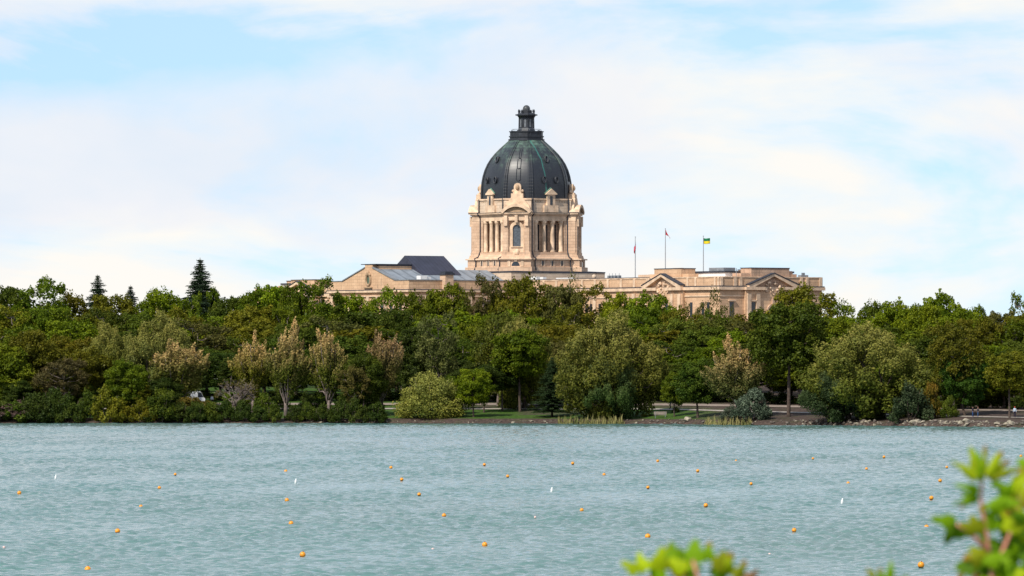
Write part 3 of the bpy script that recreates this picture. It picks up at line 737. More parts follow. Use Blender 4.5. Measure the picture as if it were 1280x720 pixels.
def cross_wing(sg):
    Y = lambda a: sg*a
    def bx(mb, x0, x1, y0, y1, z0, z1): mb.box(x0, x1, min(Y(y0), Y(y1)), max(Y(y0), Y(y1)), z0, z1)
    mb = MB(); bx(mb, -15, 15, 11.7, 39, 7, 25.4); w = P(mb, 'wing', 'stone_warm')
    mb = MB(); bx(mb, -15.5, 15.5, 11.7, 39.5, 25.4, 25.8); bx(mb, -15.3, 15.3, 11.7, 39.3, 24.5, 24.75); P(mb, 'cornice', 'trim', w)
    mb = MB(); bx(mb, -15.4, 15.4, 11.7, 39.4, 25.8, 25.98); P(mb, 'flashing', 'flash', w)
    mb = MB(); bx(mb, -15, 15, 11.7, 39, 25.98, 27.75); 
    mb.extr([(-9.7, 27.75), (9.7, 27.75), (1.4, 30.35), (1.4, 31.1), (-1.4, 31.1), (-1.4, 30.35)], (0, Y(38.2), 0), (1, 0, 0), (0, 0, 1), (0, sg, 0), 0.8)
    P(mb, 'gable', 'stone_warm', w)
    mb = MB()
    for s_ in (-1, 1): mb.extr([(s_*9.9, 27.78), (s_*1.42, 30.4), (s_*1.42, 30.62), (s_*9.9, 28.0)], (0, Y(38.1), 0), (1, 0, 0), (0, 0, 1), (0, sg, 0), 1.05)
    bx(mb, -15.1, -9.9, 11.7, 39.1, 27.76, 27.92); bx(mb, 9.9, 15.1, 11.7, 39.1, 27.76, 27.92)
    PS(mb, 'gable_flashing', 'greymetal', w)
    mb = MB(); mb.extr([(-9.5, 27.95), (9.5, 27.95), (3.2, 30.15 if sg < 0 else 28.3), (-3.2, 30.15 if sg < 0 else 28.3)], (0, Y(12), 0), (1, 0, 0), (0, 0, 1), (0, sg, 0), 26.1); P(mb, 'roof', 'roof_grey', w)
    if sg < 0: mb = MB(); bx(mb, -2.6, 2.6, 26, 38.1, 30.17, 30.85); P(mb, 'monitor_wall', 'stone_warm', w)
    if sg < 0: mb = MB(); bx(mb, -2.8, 2.8, 25.8, 39.1, 31.1, 31.25); bx(mb, -2.7, 2.7, 25.9, 38.0, 30.85, 31.05); PS(mb, 'monitor_roof', 'flash', w)
    if sg < 0:
      mb = MB(); mb.extr([(-6.6, 28.85), (6.6, 28.85), (6.6, 29.05), (0, 33.05), (-6.6, 29.05)], (0, Y(20.6), 0), (1, 0, 0), (0, 0, 1), (0, sg, 0), 9.6); P(mb, 'skylight_roof', 'roof_dark', w)
    # oval gable window with carved surround
    mb = MB(); A = [2*math.pi*i/16 for i in range(16)]
    yb = 39.0
    mb.extr([(0.55*math.cos(a), 27.9+0.8*math.sin(a)) for a in A], (0, Y(yb), 0), (1, 0, 0), (0, 0, 1), (0, sg, 0), 0.06); P(mb, 'oval_window', simple('green_glass', (0.09, 0.13, 0.09), 0.3), w)
    mb = MB(); pts = [(0.85*math.cos(a), Y(yb+0.1), 27.95+1.1*math.sin(a)+(0.25 if math.sin(a) > 0.9 else 0)) for a in A+[A[0]]]
    mb.tube(pts, 0.24, 6); mb.sphere((0, Y(yb+0.15), 29.35), 0.4, 8, 6, 1.5); mb.sphere((-0.7, Y(yb+0.1), 29.0), 0.3, 8, 6); mb.sphere((0.7, Y(yb+0.1), 29.0), 0.3, 8, 6)
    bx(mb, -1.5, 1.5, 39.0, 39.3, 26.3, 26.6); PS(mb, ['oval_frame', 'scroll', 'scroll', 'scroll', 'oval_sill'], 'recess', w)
    mb = MB()
    for i in range(9):
        a = -13.6+3.4*i; bx(mb, a-0.45, a+0.45, 39, 39.35, 10, 24.5)
    for i in range(8):
        b = 13.5+3.55*i
        for s_ in (-1, 1): mb.box(min(s_*15, s_*15.35), max(s_*15, s_*15.35), min(Y(b-0.4), Y(b+0.4)), max(Y(b-0.4), Y(b+0.4)), 10, 24.5)
    PS(mb, 'pilaster', 'trim', w)
    stuffw = MB()
    for z0, z1 in ((20.2, 23.2), (15.5, 18.3), (10.5, 13.4)):
        see = sg < 0 and z0 > 19
        for i in range(8):
            a = -11.9+3.4*i; mb = MB() if see else stuffw; bx(mb, a-0.5, a+0.5, 38.9, 39.06, z0, z1)
            if see: P(mb, 'window', 'glass', w)
        for i in range(7):
            b = 15.2+3.55*i
            for s_ in (-1, 1):
                se2 = see and s_ > 0; mb = MB() if se2 else stuffw; mb.box(min(s_*14.9, s_*15.06), max(s_*14.9, s_*15.06), min(Y(b-0.5), Y(b+0.5)), max(Y(b-0.5), Y(b+0.5)), z0, z1)
                if se2: P(mb, 'window', 'glass', w)
    o_ = P(stuffw, 'lower_windows', 'glass', w); o_['kind'] = 'stuff'
    return w
wN = cross_wing(-1); wS = cross_wing(1)
mb = MB(); mb.box(14.2, 16.2, -30.9, -28.9, 7, 28.9); ch = P(mb, 'chimney', 'stone', wN)
mb = MB(); mb.box(14.0, 16.4, -31.1, -28.7, 28.9, 29.3); mb.box(14.3, 16.1, -30.8, -29.0, 29.3, 29.6); P(mb, 'chimney_cap', 'flash', wN)
mb = MB(); mb.box(11.2, 12.7, -34.6, -33.0, 28.0, 28.75); mb.box(11.4, 12.5, -33.0, -32.0, 28.0, 28.5); P(mb, 'rooftop_unit', 'white', wN)
# small rooftop equipment on the east wing
mb = MB(); mb.sphere((30.5, -4.0, 28.55), 0.48, 12, 8); P(mb, 'roof_dome_vent', 'stone_pale', wE, True)
mb = MB()
for u in (34.5, 35.6, 36.7, 38.0): mb.box(u-0.3, u+0.3, -3.3, -2.7, 28.1, 28.75); mb.tube([(u, -3, 28.7), (u, -3, 29.2)], 0.05, 4)
PS(mb, ['antenna_box', 'antenna'], 'greymetal', wE)
mb = MB(); mb.box(49, 56.5, -6, -2, 28.05, 28.7); P(mb, 'roof_hatch', 'stone', wE)
mb = MB(); mb.box(14.2, 17.0, -9.0, -8.2, 28.1, 28.7); mb.box(18.2, 19.4, -9.0, -8.2, 28.1, 28.6); mb.box(24, 30, -9, -8.6, 28.1, 28.35); PS(mb, 'rooftop_unit', 'white', wE)
mb = MB(); mb.box(84.6, 85.6, 7.8, 9.6, 27.93, 28.35); mb.box(84.9, 85.3, 8.4, 9.0, 28.35, 28.8); P(mb, 'roof_vent', 'greymetal', wE)
mb = MB(); mb.tube([(85.0, -7.6, 27.9), (85.0, -7.6, 29.6)], 0.07, 5); mb.tube([(85.0, -7.6, 29.2), (85.0, -6.9, 29.2)], 0.05, 4); P(mb, 'mast', 'greymetal', wE)

# flagpoles on the roof
def flag_mat(name, f):
    m, nt, out = new_mat(name); tc = nd(nt, 'ShaderNodeTexCoord'); sep = nd(nt, 'ShaderNodeSeparateXYZ')
    nt.links.new(tc.outputs['UV'], sep.inputs[0])
    c = f(nt, sep)
    d = nd(nt, 'ShaderNodeBsdfPrincipled'); d.inputs['Roughness'].default_value = 0.8; nt.links.new(c, d.inputs['Base Color'])
    nt.links.new(d.outputs[0], out.inputs['Surface']); return m
fm_gy = flag_mat('green_and_yellow_cloth', lambda nt, s: mixc(nt, mth(nt, 'GREATER_THAN', s.outputs[1], 0.5), (0.85, 0.62, 0.01), (0.005, 0.16, 0.06)))
fm_ca = flag_mat('red_and_white_cloth', lambda nt, s: mixc(nt, mth(nt, 'LESS_THAN', mth(nt, 'ABSOLUTE', mth(nt, 'SUBTRACT', s.outputs[0], 0.6)), 0.16), (0.62, 0.015, 0.04), (0.75, 0.73, 0.73)))
fm_rd = flag_mat('red_cloth', lambda nt, s: mixc(nt, mth(nt, 'GREATER_THAN', s.outputs[1], 0.8), (0.50, 0.03, 0.06), (0.2, 0.16, 0.22)))
def flagpole(u, ztop, label, fmat, flabel, shape):
    x, y = BX+u*math.sin(R(PHI)), BY-u*math.cos(R(PHI))
    e = empty('flagpole', (x, y, 28.1)); tag(e, label, 'flagpole', 'flagpoles on the roof of the right wing')
    H = ztop-28.1
    mb = MB(); mb.lathe([(0.22, 0), (0.2, 0.3), (0.10, 0.35), (0.09, H*0.6), (0.055, H)], 8); mb.sphere((0, 0, H+0.06), 0.11, 8, 6); mb.build('pole', M['pole'], e)
    n, m_ = 14, 8; v = []; uv = []; f = []
    for j in range(m_+1):
        for i in range(n+1): v.append(shape(i/n, j/m_, H)); uv.append((i/n, j/m_))
    for j in range(m_):
        for i in range(n): a = j*(n+1)+i; f.append((a, a+1, a+n+2, a+n+1))
    me = bpy.data.meshes.new('flag'); me.from_pydata(v, [], f); ul = me.uv_layers.new()
    for lp in me.loops: ul.data[lp.index].uv = uv[lp.vertex_index]
    me.materials.append(fmat)
    for p in me.polygons: p.use_smooth = True
    fo = bpy.data.objects.new('flag', me); COL.objects.link(fo); fo.parent = e; fo['label'] = flabel
    sm = fo.modifiers.new('s', 'SOLIDIFY'); sm.thickness = 0.02
# limp flags hang in folds beside the pole
flagpole(39.4, 36.5, 'leftmost flagpole, with a red flag hanging limp against the pole', fm_rd, 'limp red flag',
         lambda a, b, H: (0.1-0.12*a+0.26*math.sin(a*7)*a-0.15*a, 0.14*math.sin(a*9+b*2), H-0.9-(1-b)*1.0-a*1.6))
flagpole(50.0, 38.0, 'middle and tallest flagpole, with a red and white flag drooping to the right', fm_ca, 'drooping red and white flag',
         lambda a, b, H: (0.07+0.85*a*(0.5+0.5*a)+0.45*(1-b)*math.sin(3.14*a), 0.2*math.sin(a*8+b*3), H-0.15-(1-b)*(1.0-0.6*a)-a*1.55))
flagpole(63.2, 36.3, 'rightmost flagpole, with a green and yellow flag flying straight out', fm_gy, 'green and yellow flag flying out',
         lambda a, b, H: (0.07+1.28*a, 0.12*math.sin(a*7+b), H-0.35-(1-b)*1.12-0.06*math.sin(a*5)-0.06*a))

# ------------------------------------------------------------------ vegetation prototypes
def leaves_mesh(name, groups, mat, elong=1.0):
    """groups: list of (pos Nx3, nrm Nx3, size N, tip N)"""
    pos = np.concatenate([g[0] for g in groups]); nrm = np.concatenate([g[1] for g in groups])
    sz = np.concatenate([g[2] for g in groups]); tip = np.concatenate([g[3] for g in groups]); vary = np.concatenate([g[4] for g in groups])
    rng = np.random.default_rng(len(pos))
    N = len(pos); nrm /= np.linalg.norm(nrm, axis=1)[:, None]+1e-9
    t = rng.normal(size=(N, 3)); t -= nrm*np.sum(t*nrm, axis=1)[:, None]; t /= np.linalg.norm(t, axis=1)[:, None]+1e-9
    b = np.cross(nrm, t)
    l = (sz*elong)[:, None]; w = (sz/elong)[:, None]
    v = np.stack([pos-t*l, pos-b*w*0.8+t*l*0.1, pos+t*l, pos+b*w*0.8+t*l*0.1], axis=1).reshape(-1, 3)
    me = bpy.data.meshes.new(name); me.vertices.add(4*N); me.vertices.foreach_set('co', v.astype(np.float32).ravel())
    me.loops.add(4*N); me.loops.foreach_set('vertex_index', np.arange(4*N, dtype=np.int32))
    me.polygons.add(N); me.polygons.foreach_set('loop_start', np.arange(0, 4*N, 4, dtype=np.int32)); me.polygons.foreach_set('loop_total', np.full(N, 4, dtype=np.int32))
    me.update(calc_edges=True); me.materials.append(mat)
    for nm, a in (('tip', tip), ('vary', vary)):
        at = me.attributes.new(nm, 'FLOAT', 'POINT'); at.data.foreach_set('value', np.repeat(a, 4).astype(np.float32))
    return me
def puff(rng, c, rad, density, size, axis=None, tip=0.0, tipgrad=0.0, vary=0.5, bottom=0.55, up=0.25, noise=0.75):
    rad = np.array(rad, float); area = 4*math.pi*((rad[0]*rad[1])**1.6/2+(rad[0]*rad[2])**1.6/2)**(1/1.6)
    n = max(12, int(area*density))
    d = rng.normal(size=(n, 3)); d /= np.linalg.norm(d, axis=1)[:, None]
    keep = (d[:, 2] > -0.35) | (rng.random(n) < bottom); d = d[keep]; n = len(d)
    rr = 0.45+0.6*rng.random(n)**0.6
    # lumpy surface
    ph = rng.uniform(0, 6, 3); rr *= 1+0.16*np.sin(d[:, 0]*5+ph[0])+0.14*np.sin(d[:, 2]*6+ph[1])+0.12*np.sin(d[:, 1]*7+ph[2])
    p = d*rad*rr[:, None]
    nr = d/rad*rad.mean()+rng.normal(size=(n, 3))*noise+np.array([0, 0, up])
    if axis is not None:
        z = np.array(axis, float); z /= np.linalg.norm(z); x = np.cross(z, [0.1, 1, 0]); x /= np.linalg.norm(x); y = np.cross(z, x)
        Mx = np.stack([x, y, z], axis=1); p = p@Mx.T; nr = nr@Mx.T
    hh = p[:, 2]/max(rad)
    tp = np.clip(tip+tipgrad*hh+rng.normal(size=n)*0.12, 0, 1)
    return (np.array(c)+p, nr, size*rng.uniform(0.6, 1.35, n), tp, np.clip(vary+rng.normal(size=n)*0.16, 0, 1))
def limb(mb, a, b, r0, r1, rng, n=5, wob=0.35):
    a = Vector(a); b = Vector(b); pts = []; rr = []
    for i in range(n+1):
        t = i/n; p = a.lerp(b, t); q = wob*math.sin(math.pi*t)
        p += Vector(rng.normal(size=3)*q*0.5); p.z += 0.12*(b-a).length*math.sin(math.pi*t)*(-0.4)
        pts.append(p); rr.append(r0+(r1-r0)*t)
    mb.tube(pts, rr, 6); return pts
PROTO = {}
def finish(kind, mb, groups, H, Wd, mat='leaf', bark='bark', elong=1.0):
    wood = mb.mesh(kind+'_trunk', M[bark], 0, True); crown = leaves_mesh(kind+'_crown', groups, M[mat], elong)
    PROTO.setdefault(kind, []).append((wood, crown, H, Wd))
def make_broad(kind, seed, H=16, Wd=12, base=0.16, npf=34, leaf=0.18, dens=26, pr=(1.0, 2.0), trunk_r=0.3, sparse=1.0, lean=0, tip=0.0, tipg=0.0, bark='bark', gap=0.0, elong=1.0):
    rng = np.random.default_rng(seed); mb = MB(); groups = []
    zb = H*base; ch = (H-zb)/2; cz = zb+ch; rx = Wd/2
    fork = Vector((rng.normal()*0.2, rng.normal()*0.2, max(zb*1.0, H*0.14)+0.6))
    mb.tube([(0, 0, -0.6), (0.03, 0, 0.3), (fork.x*0.6, fork.y*0.6, fork.z*0.6), tuple(fork)], [trunk_r*1.5, trunk_r*1.1, trunk_r*0.95, trunk_r*0.85], 8)
    top = Vector((lean*Wd*0.2, 0, H*0.8)); lead = limb(mb, fork, top, trunk_r*0.8, 0.05, rng, 7, 0.6)
    k = 0; golden = 2.399
    while k < npf:
        u = (k+0.5)/npf; z = 1-2*u*0.93; a = golden*k+rng.uniform(-0.5, 0.5)
        rr = math.sqrt(max(0, 1-abs(z)**4.5)) if z > 0 else math.sqrt(max(0, 1-z*z)); f = rng.uniform(0.55, 0.92)
        # crown widest a little below the middle
        prof = 1.0 if z < 0.3 else 1-0.08*(z-0.3)
        r_ = rng.uniform(*pr)*(Wd/12)**0.5
        c = (rr*math.cos(a)*rx*f*prof+lean*rx*0.25*z, rr*math.sin(a)*rx*f*prof, cz+z*ch*(f**0.5)*rng.uniform(0.8, 0.97))
        k += 1
        if rng.random() < gap: continue
        groups.append(puff(rng, c, (r_*1.15, r_*1.15, r_*0.8), dens*sparse, leaf, tip=tip, tipgrad=tipg, vary=rng.uniform(0.25, 0.75)))
        j = min(len(lead)-1, max(0, int((c[2]-fork.z)/(top.z-fork.z)*len(lead)*0.75)))
        if k % 2 == 0: limb(mb, lead[j], (c[0], c[1], c[2]), trunk_r*0.32, 0.035, rng, 5, 0.5)
        # outlying sprigs so the outline is uneven
        for _ in range(3):
            dv = Vector(rng.normal(size=3)); dv.normalize(); dv.z = abs(dv.z)*0.8 if rng.random() < 0.7 else dv.z
            o = Vector(c)+dv*r_*1.15; q = rng.uniform(0.25, 0.55)
            groups.append(puff(rng, tuple(o), (q, q, q*1.1), dens*0.8*sparse, leaf*0.9, tip=tip, tipgrad=tipg, vary=rng.uniform(0.3, 0.8)))
    for _ in range(int(10*sparse)+3):   # inner fill
        c = (rng.normal()*rx*0.3, rng.normal()*rx*0.3, cz+rng.normal()*ch*0.35)
        groups.append(puff(rng, c, (1.8, 1.8, 1.8), dens*0.4*sparse, leaf*1.3, vary=0.3))
    finish(kind, mb, groups, H, Wd, 'leaf', bark, elong)
for s_ in range(4): make_broad('leafy', 10+s_, H=16, Wd=11+s_ % 2*2, npf=34+4*s_, pr=(0.8, 1.75), base=0.12)
for s_ in range(2): make_broad('upright', 20+s_, H=18, Wd=9, npf=36, base=0.10, pr=(0.8, 1.6))
for s_ in range(2): make_broad('airy', 30+s_, H=16, Wd=11, npf=40, base=0.2, pr=(0.55, 1.15), sparse=0.75, gap=0.15, leaf=0.16, bark='palebark')
for s_ in range(2): make_broad('elm', 40+s_, H=18, Wd=12, npf=36, base=0.33, pr=(0.8, 1.6), trunk_r=0.27, bark='bark')
make_broad('twiggy', 36, H=14, Wd=12, npf=44, base=0.25, pr=(0.4, 0.9), sparse=0.42, gap=0.15, leaf=0.14, bark='palebark')

def make_plume(seed, H=14, Wd=9, n=20, lean=0.12):
    rng = np.random.default_rng(seed); mb = MB(); groups = []
    fk = Vector((0, 0, H*0.16)); mb.tube([(0, 0, -0.5), (0.05, 0, H*0.08), tuple(fk)], [0.42, 0.34, 0.3], 8)
    for i in range(n):
        a = 2.399*i; f = math.sqrt((i+0.5)/n)
        topr = Wd/2*f*0.92; L = H*(1.0-0.36*f**1.6)*rng.uniform(0.78, 1.0)
        tipp = Vector((topr*math.cos(a)+lean*H*0.35, topr*math.sin(a), L-0.6))
        pts = limb(mb, fk if i % 3 else (0.2, 0, H*0.1), tipp, 0.15, 0.03, rng, 6, 0.5)
        ax = (tipp-fk).normalized(); ax = (ax+Vector((lean*1.5, 0, 0.8))).normalized()
        for t, q in ((0.42, 1.15), (0.6, 1.25), (0.78, 1.0), (0.93, 0.62)):
            c = Vector(fk).lerp(tipp, t)+Vector(rng.normal(size=3)*0.35)
            if t < 0.5 and rng.random() < 0.6: continue
            r_ = q*rng.uniform(0.65, 1.0)*Wd/10
            groups.append(puff(rng, tuple(c), (r_, r_, r_*1.9), 26, 0.135, axis=tuple(ax), tip=max(0, (c.z/H-0.46)*2.0), tipgrad=0.4, vary=rng.uniform(0.3, 0.75), up=0.1))
            for _ in range(3):
                o = c+Vector(rng.normal(size=3))*r_*0.75+ax*r_*1.2; qq = rng.uniform(0.16, 0.32)
                groups.append(puff(rng, tuple(o), (qq, qq, qq*3.0), 24, 0.14, axis=tuple(ax), tip=min(1, max(0, (o.z/H-0.42)*1.9)), tipgrad=0.3, vary=rng.uniform(0.4, 0.9)))
    for i in range(5):
        a = rng.uniform(0, 6.28); r_ = rng.uniform(0.8, 1.2); f = rng.uniform(0.2, 0.6)
        groups.append(puff(rng, (Wd/2*f*math.cos(a), Wd/2*f*math.sin(a), H*rng.uniform(0.3, 0.48)), (r_, r_, r_*1.2), 20, 0.14, vary=rng.uniform(0.15, 0.5)))
    finish('plume', mb, groups, H, Wd, 'leaf', 'palebark', 1.15)
for s_ in range(4): make_plume(50+s_, H=14, Wd=8.5+s_ % 2, n=15+2*s_, lean=(0.05, 0.16, 0.0, 0.2)[s_])

def make_willow(seed, H=17, Wd=20, n=58):
    rng = np.random.default_rng(seed); mb = MB(); groups = []
    fk = Vector((0, 0, 2.2)); mb.tube([(0, 0, -0.6), (0.1, 0, 1), tuple(fk)], [0.75, 0.6, 0.5], 8)
    for i in range(n):
        u = (i+0.5)/n; a = 2.399*i+rng.uniform(-0.3, 0.3); z = 1-u*1.12; z = max(z, -0.12)
        rr = math.sqrt(max(0, 1-z*z)) if z > 0 else 1.0; f = rng.uniform(0.6, 0.95)
        if rng.random() < 0.05: continue
        c = Vector((rr*math.cos(a)*Wd/2*f, rr*math.sin(a)*Wd/2*f*0.8, H*0.26+max(z, 0)*H*0.66*f**0.4*rng.uniform(0.82, 1.0)+(rng.uniform(-1, 1.5) if z < 0.1 else 0)))
        r_ = rng.uniform(1.0, 1.9)
        ax = (Vector((math.cos(a)*rr, math.sin(a)*rr, 0.9))).normalized()
        groups.append(puff(rng, tuple(c), (r_, r_, r_*1.2), 24, 0.155, axis=tuple(ax), tip=max(0, (c.z/H-0.3)*1.3), tipgrad=0.3, vary=rng.uniform(0.25, 0.75)))
        for _ in range(5):     # wispy shoots
            dv = Vector(rng.normal(size=3)).normalized(); o = c+dv*r_*0.95+Vector((0, 0, r_*0.3)); qq = rng.uniform(0.2, 0.4)
            sx = (ax+Vector((0.35, 0, 0.2))).normalized()
            groups.append(puff(rng, tuple(o), (qq, qq, qq*2.4), 20, 0.15, axis=tuple(sx), tip=max(0, (o.z/H-0.25)*1.4), tipgrad=0.2, vary=rng.uniform(0.4, 0.9)))
        if i % 2 == 0: limb(mb, fk, tuple(c), 0.22, 0.04, rng, 6, 0.9)
    for i in range(34):          # skirts reaching to the ground
        a = rng.uniform(0, 6.28); f = rng.uniform(0.35, 0.8); r_ = rng.uniform(0.9, 1.6)
        groups.append(puff(rng, (Wd/2*f*math.cos(a), Wd/2*f*math.sin(a)*0.8, rng.uniform(0.8, H*0.4)), (r_, r_, r_*1.35), 13, 0.22, vary=rng.uniform(0.2, 0.6), bottom=1))
    finish('willow', mb, groups, H, Wd, 'leaf', 'bark', 1.15)
make_willow(70); make_willow(71, n=64); make_willow(72, H=14, Wd=20, n=50)

def make_bush(seed, H=5, Wd=6, n=16, leaf=0.13, kind='bush', dens=32, elong=1.0):
    rng = np.random.default_rng(seed); mb = MB(); groups = []
    for i in range(7):
        a = rng.uniform(0, 6.28); limb(mb, (0.2*math.cos(a), 0.2*math.sin(a), -0.3), (Wd*0.3*math.cos(a), Wd*0.3*math.sin(a), H*rng.uniform(0.5, 0.8)), 0.08, 0.02, rng, 4, 0.3)
    for i in range(n):
        a = 2.399*i; f = math.sqrt((i+0.5)/n); z = (1-f**2*0.75)*rng.uniform(0.6, 0.95)
        r_ = rng.uniform(0.55, 1.0)*Wd/6
        c = (Wd/2*f*0.78*math.cos(a), Wd/2*f*0.78*math.sin(a), max(r_*0.4, H*z-r_*0.6))
        groups.append(puff(rng, c, (r_, r_, r_*0.95), dens, leaf, vary=rng.uniform(0.2, 0.8), bottom=0.8, tip=max(0, z-0.4)*0.8, tipgrad=0.3))
        for _ in range(4):
            dv = Vector(rng.normal(size=3)).normalized(); dv.z = abs(dv.z); o = Vector(c)+dv*r_*1.05; q = rng.uniform(0.14, 0.3)
            groups.append(puff(rng, tuple(o), (q, q, q*1.6), 30, leaf*0.85, vary=rng.uniform(0.3, 0.9), tip=0.3))
    finish(kind, mb, groups, H, Wd, 'leaf', 'bark', elong)
for s_ in range(4): make_bush(80+s_, H=5, Wd=6, n=15+s_*2)
make_bush(90, H=9, Wd=12, n=44, leaf=0.135, kind='mound', dens=24, elong=1.2)
def make_twigbush(seed):
    rng = np.random.default_rng(seed); mb = MB(); groups = []
    def br(p, d, L, r, lv):
        q = p+d*L; mb.tube([tuple(p), tuple((p+q)/2+Vector(rng.normal(size=3))*L*0.06), tuple(q)], [r, r*0.8, r*0.6], 4)
        if lv == 0:
            if rng.random() < 0.35: groups.append(puff(rng, tuple(q), (0.22, 0.22, 0.22), 12, 0.11, vary=rng.uniform(0.3, 0.8)))
            return
        for _ in range(3 if lv > 1 else 4):
            nd_ = (d+Vector(rng.normal(size=3))*0.55+Vector((0, 0, 0.12))).normalized(); br(q, nd_, L*rng.uniform(0.6, 0.85), r*0.6, lv-1)
    for i in range(4): br(Vector((0, 0, -0.2)), Vector((rng.normal()*0.25, rng.normal()*0.25, 1)).normalized(), 2.6, 0.16, 4)
    finish('twigs', mb, groups, 8.6, 8, 'leaf', 'palebark')
make_twigbush(95)
def make_spruce(seed, H=26, Wd=11):
    rng = np.random.default_rng(seed); mb = MB(); groups = []
    mb.tube([(0, 0, -0.5), (0, 0, H*0.5), (0.05, 0, H)], [0.3, 0.18, 0.03], 7)
    z = H*0.10; k = 0
    while z < H*0.985:
        t = (z-H*0.1)/(H*0.9); L = Wd/2*(1-t)**0.9*rng.uniform(0.7, 1.2)+0.05
        nb = max(4, int(9*(1-t))+3)
        for i in range(nb):
            a = 2*math.pi*i/nb+rng.uniform(-0.3, 0.3)+k; l = L*rng.uniform(0.7, 1.15)
            tipv = Vector((l*math.cos(a), l*math.sin(a), z-0.18*l+0.05)); mb.tube([(0, 0, z), tuple(tipv)], [0.05, 0.015], 4)
            m_ = max(3, int(l*3))
            for j in range(m_):
                f = (j+0.8)/m_; c = Vector((0, 0, z)).lerp(tipv, f); q = min(0.42*(1-0.5*f)+0.10, 0.10+0.3*l)
                groups.append(puff(rng, tuple(c), (q*1.2, q*1.2, q*0.6), 20, 0.12, vary=rng.uniform(0.2, 0.7), noise=1.2))
        z += (0.36+0.45*(1-t))*rng.uniform(0.8, 1.25); k += 1.1
    finish('spruce', mb, groups, H, Wd, 'needle', 'bark', 1.7)
make_spruce(97); make_spruce(98, 26, 10)

used_labels = set()
first_use = set()
def plant(kind, px, ytop, wpx, s, color, label, cat='tree', group=None, name=None, tipcol=None, variant=None, rz=None, zmul=1.0, base_sink=0.0):
    """stand a tree on the bank: s metres behind the waterline, crown top at photo row ytop, crown wpx wide"""
    X = WX(px, 1250); 
    for _ in range(3): D = Dw(X)+s; X = WX(px, D)
    gz = ground_z(X, D)-base_sink; H = (WZ(ytop, D)-gz)*zmul; Wm = wpx/F*D
    vs = PROTO[kind]; wood, crown, H0, W0 = vs[(variant if variant is not None else random.randrange(len(vs))) % len(vs)]
    e = empty(name or 'tree', (X, D, gz), random.uniform(0, 6.28) if rz is None else rz)
    e.scale = (Wm/W0, Wm/W0, H/H0)
    assert label not in used_labels, label
    used_labels.add(label)
    tag(e, label, cat, group)
    t = bpy.data.objects.new('stem' if cat == 'shrub' else 'trunk', wood); COL.objects.link(t); t.parent = e
    c = bpy.data.objects.new('foliage' if cat == 'shrub' else 'crown', crown); COL.objects.link(c); c.parent = e
    j = [random.uniform(0.88, 1.14) for _ in range(3)]; b = random.uniform(0.85, 1.15)
    col = [color[i]*(1+(j[i]-1)*0.5)*b for i in range(3)]
    c.color = (*col, 1); tcx = tipcol or tuple(min(1, x*1.5) for x in col); c['tip_color'] = [float(q) for q in tcx]
    return e

G = dict(bright=(0.120, 0.165, 0.006), mid=(0.088, 0.122, 0.006), olive=(0.112, 0.112, 0.008), dark=(0.058, 0.084, 0.008),
         yellow=(0.13, 0.14, 0.010), sage=(0.100, 0.118, 0.015), greysage=(0.115, 0.130, 0.032), brown=(0.100, 0.094, 0.022),
         silver=(0.072, 0.098, 0.060), spruce=(0.024, 0.042, 0.022), rust=(0.088, 0.074, 0.026), deep=(0.036, 0.056, 0.008))
TAN = (0.43, 0.31, 0.12); SAGET = (0.235, 0.225, 0.05); PINK = (0.2, 0.12, 0.09)
nameof = dict(elm='broadleaf_tree', leafy='broadleaf_tree', upright='broadleaf_tree', airy='broadleaf_tree', twiggy='broadleaf_tree', plume='poplar_tree', willow='willow_tree', mound='willow_tree', spruce='spruce_tree', bush='shrub', twigs='bare_tree')
def T(kind, px, yt, w, s, c, label, tipcol=None, group=None, cat=None, **kw):
    cat = cat or ('shrub' if kind == 'bush' else 'tree')
    return plant(kind, px, yt, w, s, G[c] if isinstance(c, str) else c, label, cat, group, nameof[kind], tipcol, **kw)

# --- hand placed front and feature trees
T('plume', 218, 411, 84, 16, 'sage', 'tan topped feathery poplar left of the white van', TAN, variant=3, rz=0.4)
T('plume', 316, 409, 58, 20, 'yellow', 'yellow green poplar with a tan top behind the bare purplish tree', TAN, variant=0, rz=1.2)
T('plume', 357, 401, 66, 12, 'sage', 'tall tan topped poplar on the shore, right of the bare purplish tree', TAN, variant=1, rz=0.2)
T('plume', 411, 399, 56, 12, 'sage', 'tan topped poplar with a clear leaning trunk below the left end of the gabled wing', TAN, variant=2, rz=2.2)
T('plume', 476, 398, 56, 16, 'brown', 'reddish tan poplar standing below the gable with the oval window', (0.32, 0.215, 0.10), variant=3, rz=0.0)
T('twigs', 294, 466, 62, 5, 'brown', 'bare purplish twiggy tree at the water left of the tan poplars', PINK)
T('mound', 538, 459, 90, 7, (0.17, 0.20, 0.03), 'pale yellow green bushy willow reaching the grass, left of the maple by the water', (0.36, 0.36, 0.09), cat='tree')
T('leafy', 592, 459, 50, 9, 'bright', 'small bright green maple beside the pale bushy willow, trunk on the grass', variant=1)
T('leafy', 560, 470, 40, 16, 'mid', 'small mid green tree half hidden behind the pale bushy willow')
T('spruce', 690, 446, 58, 10, (0.03, 0.05, 0.018), 'dark flat branched conifer with a leaning pale trunk on open grass')
T('willow', 765, 384, 150, 9, 'sage', 'largest sage green willow, spreading above the reed bed right of the tower', SAGET, variant=0, rz=0.5)
T('willow', 760, 440, 96, 5, (0.05, 0.085, 0.02), 'lower dark green willow skirt tree directly behind the reed bed', (0.12, 0.15, 0.05), variant=2, rz=2.0)
T('leafy', 872, 446, 58, 9, (0.045, 0.075, 0.008), 'small yellowish green tree beside the bench', variant=2)
T('leafy', 843, 462, 34, 12, 'mid', 'slender young tree standing over the big pale boulder')
T('plume', 925, 420, 84, 11, 'greysage', 'tan and silver poplar leaning over the silver blue shrub', TAN, variant=1, rz=3.0)
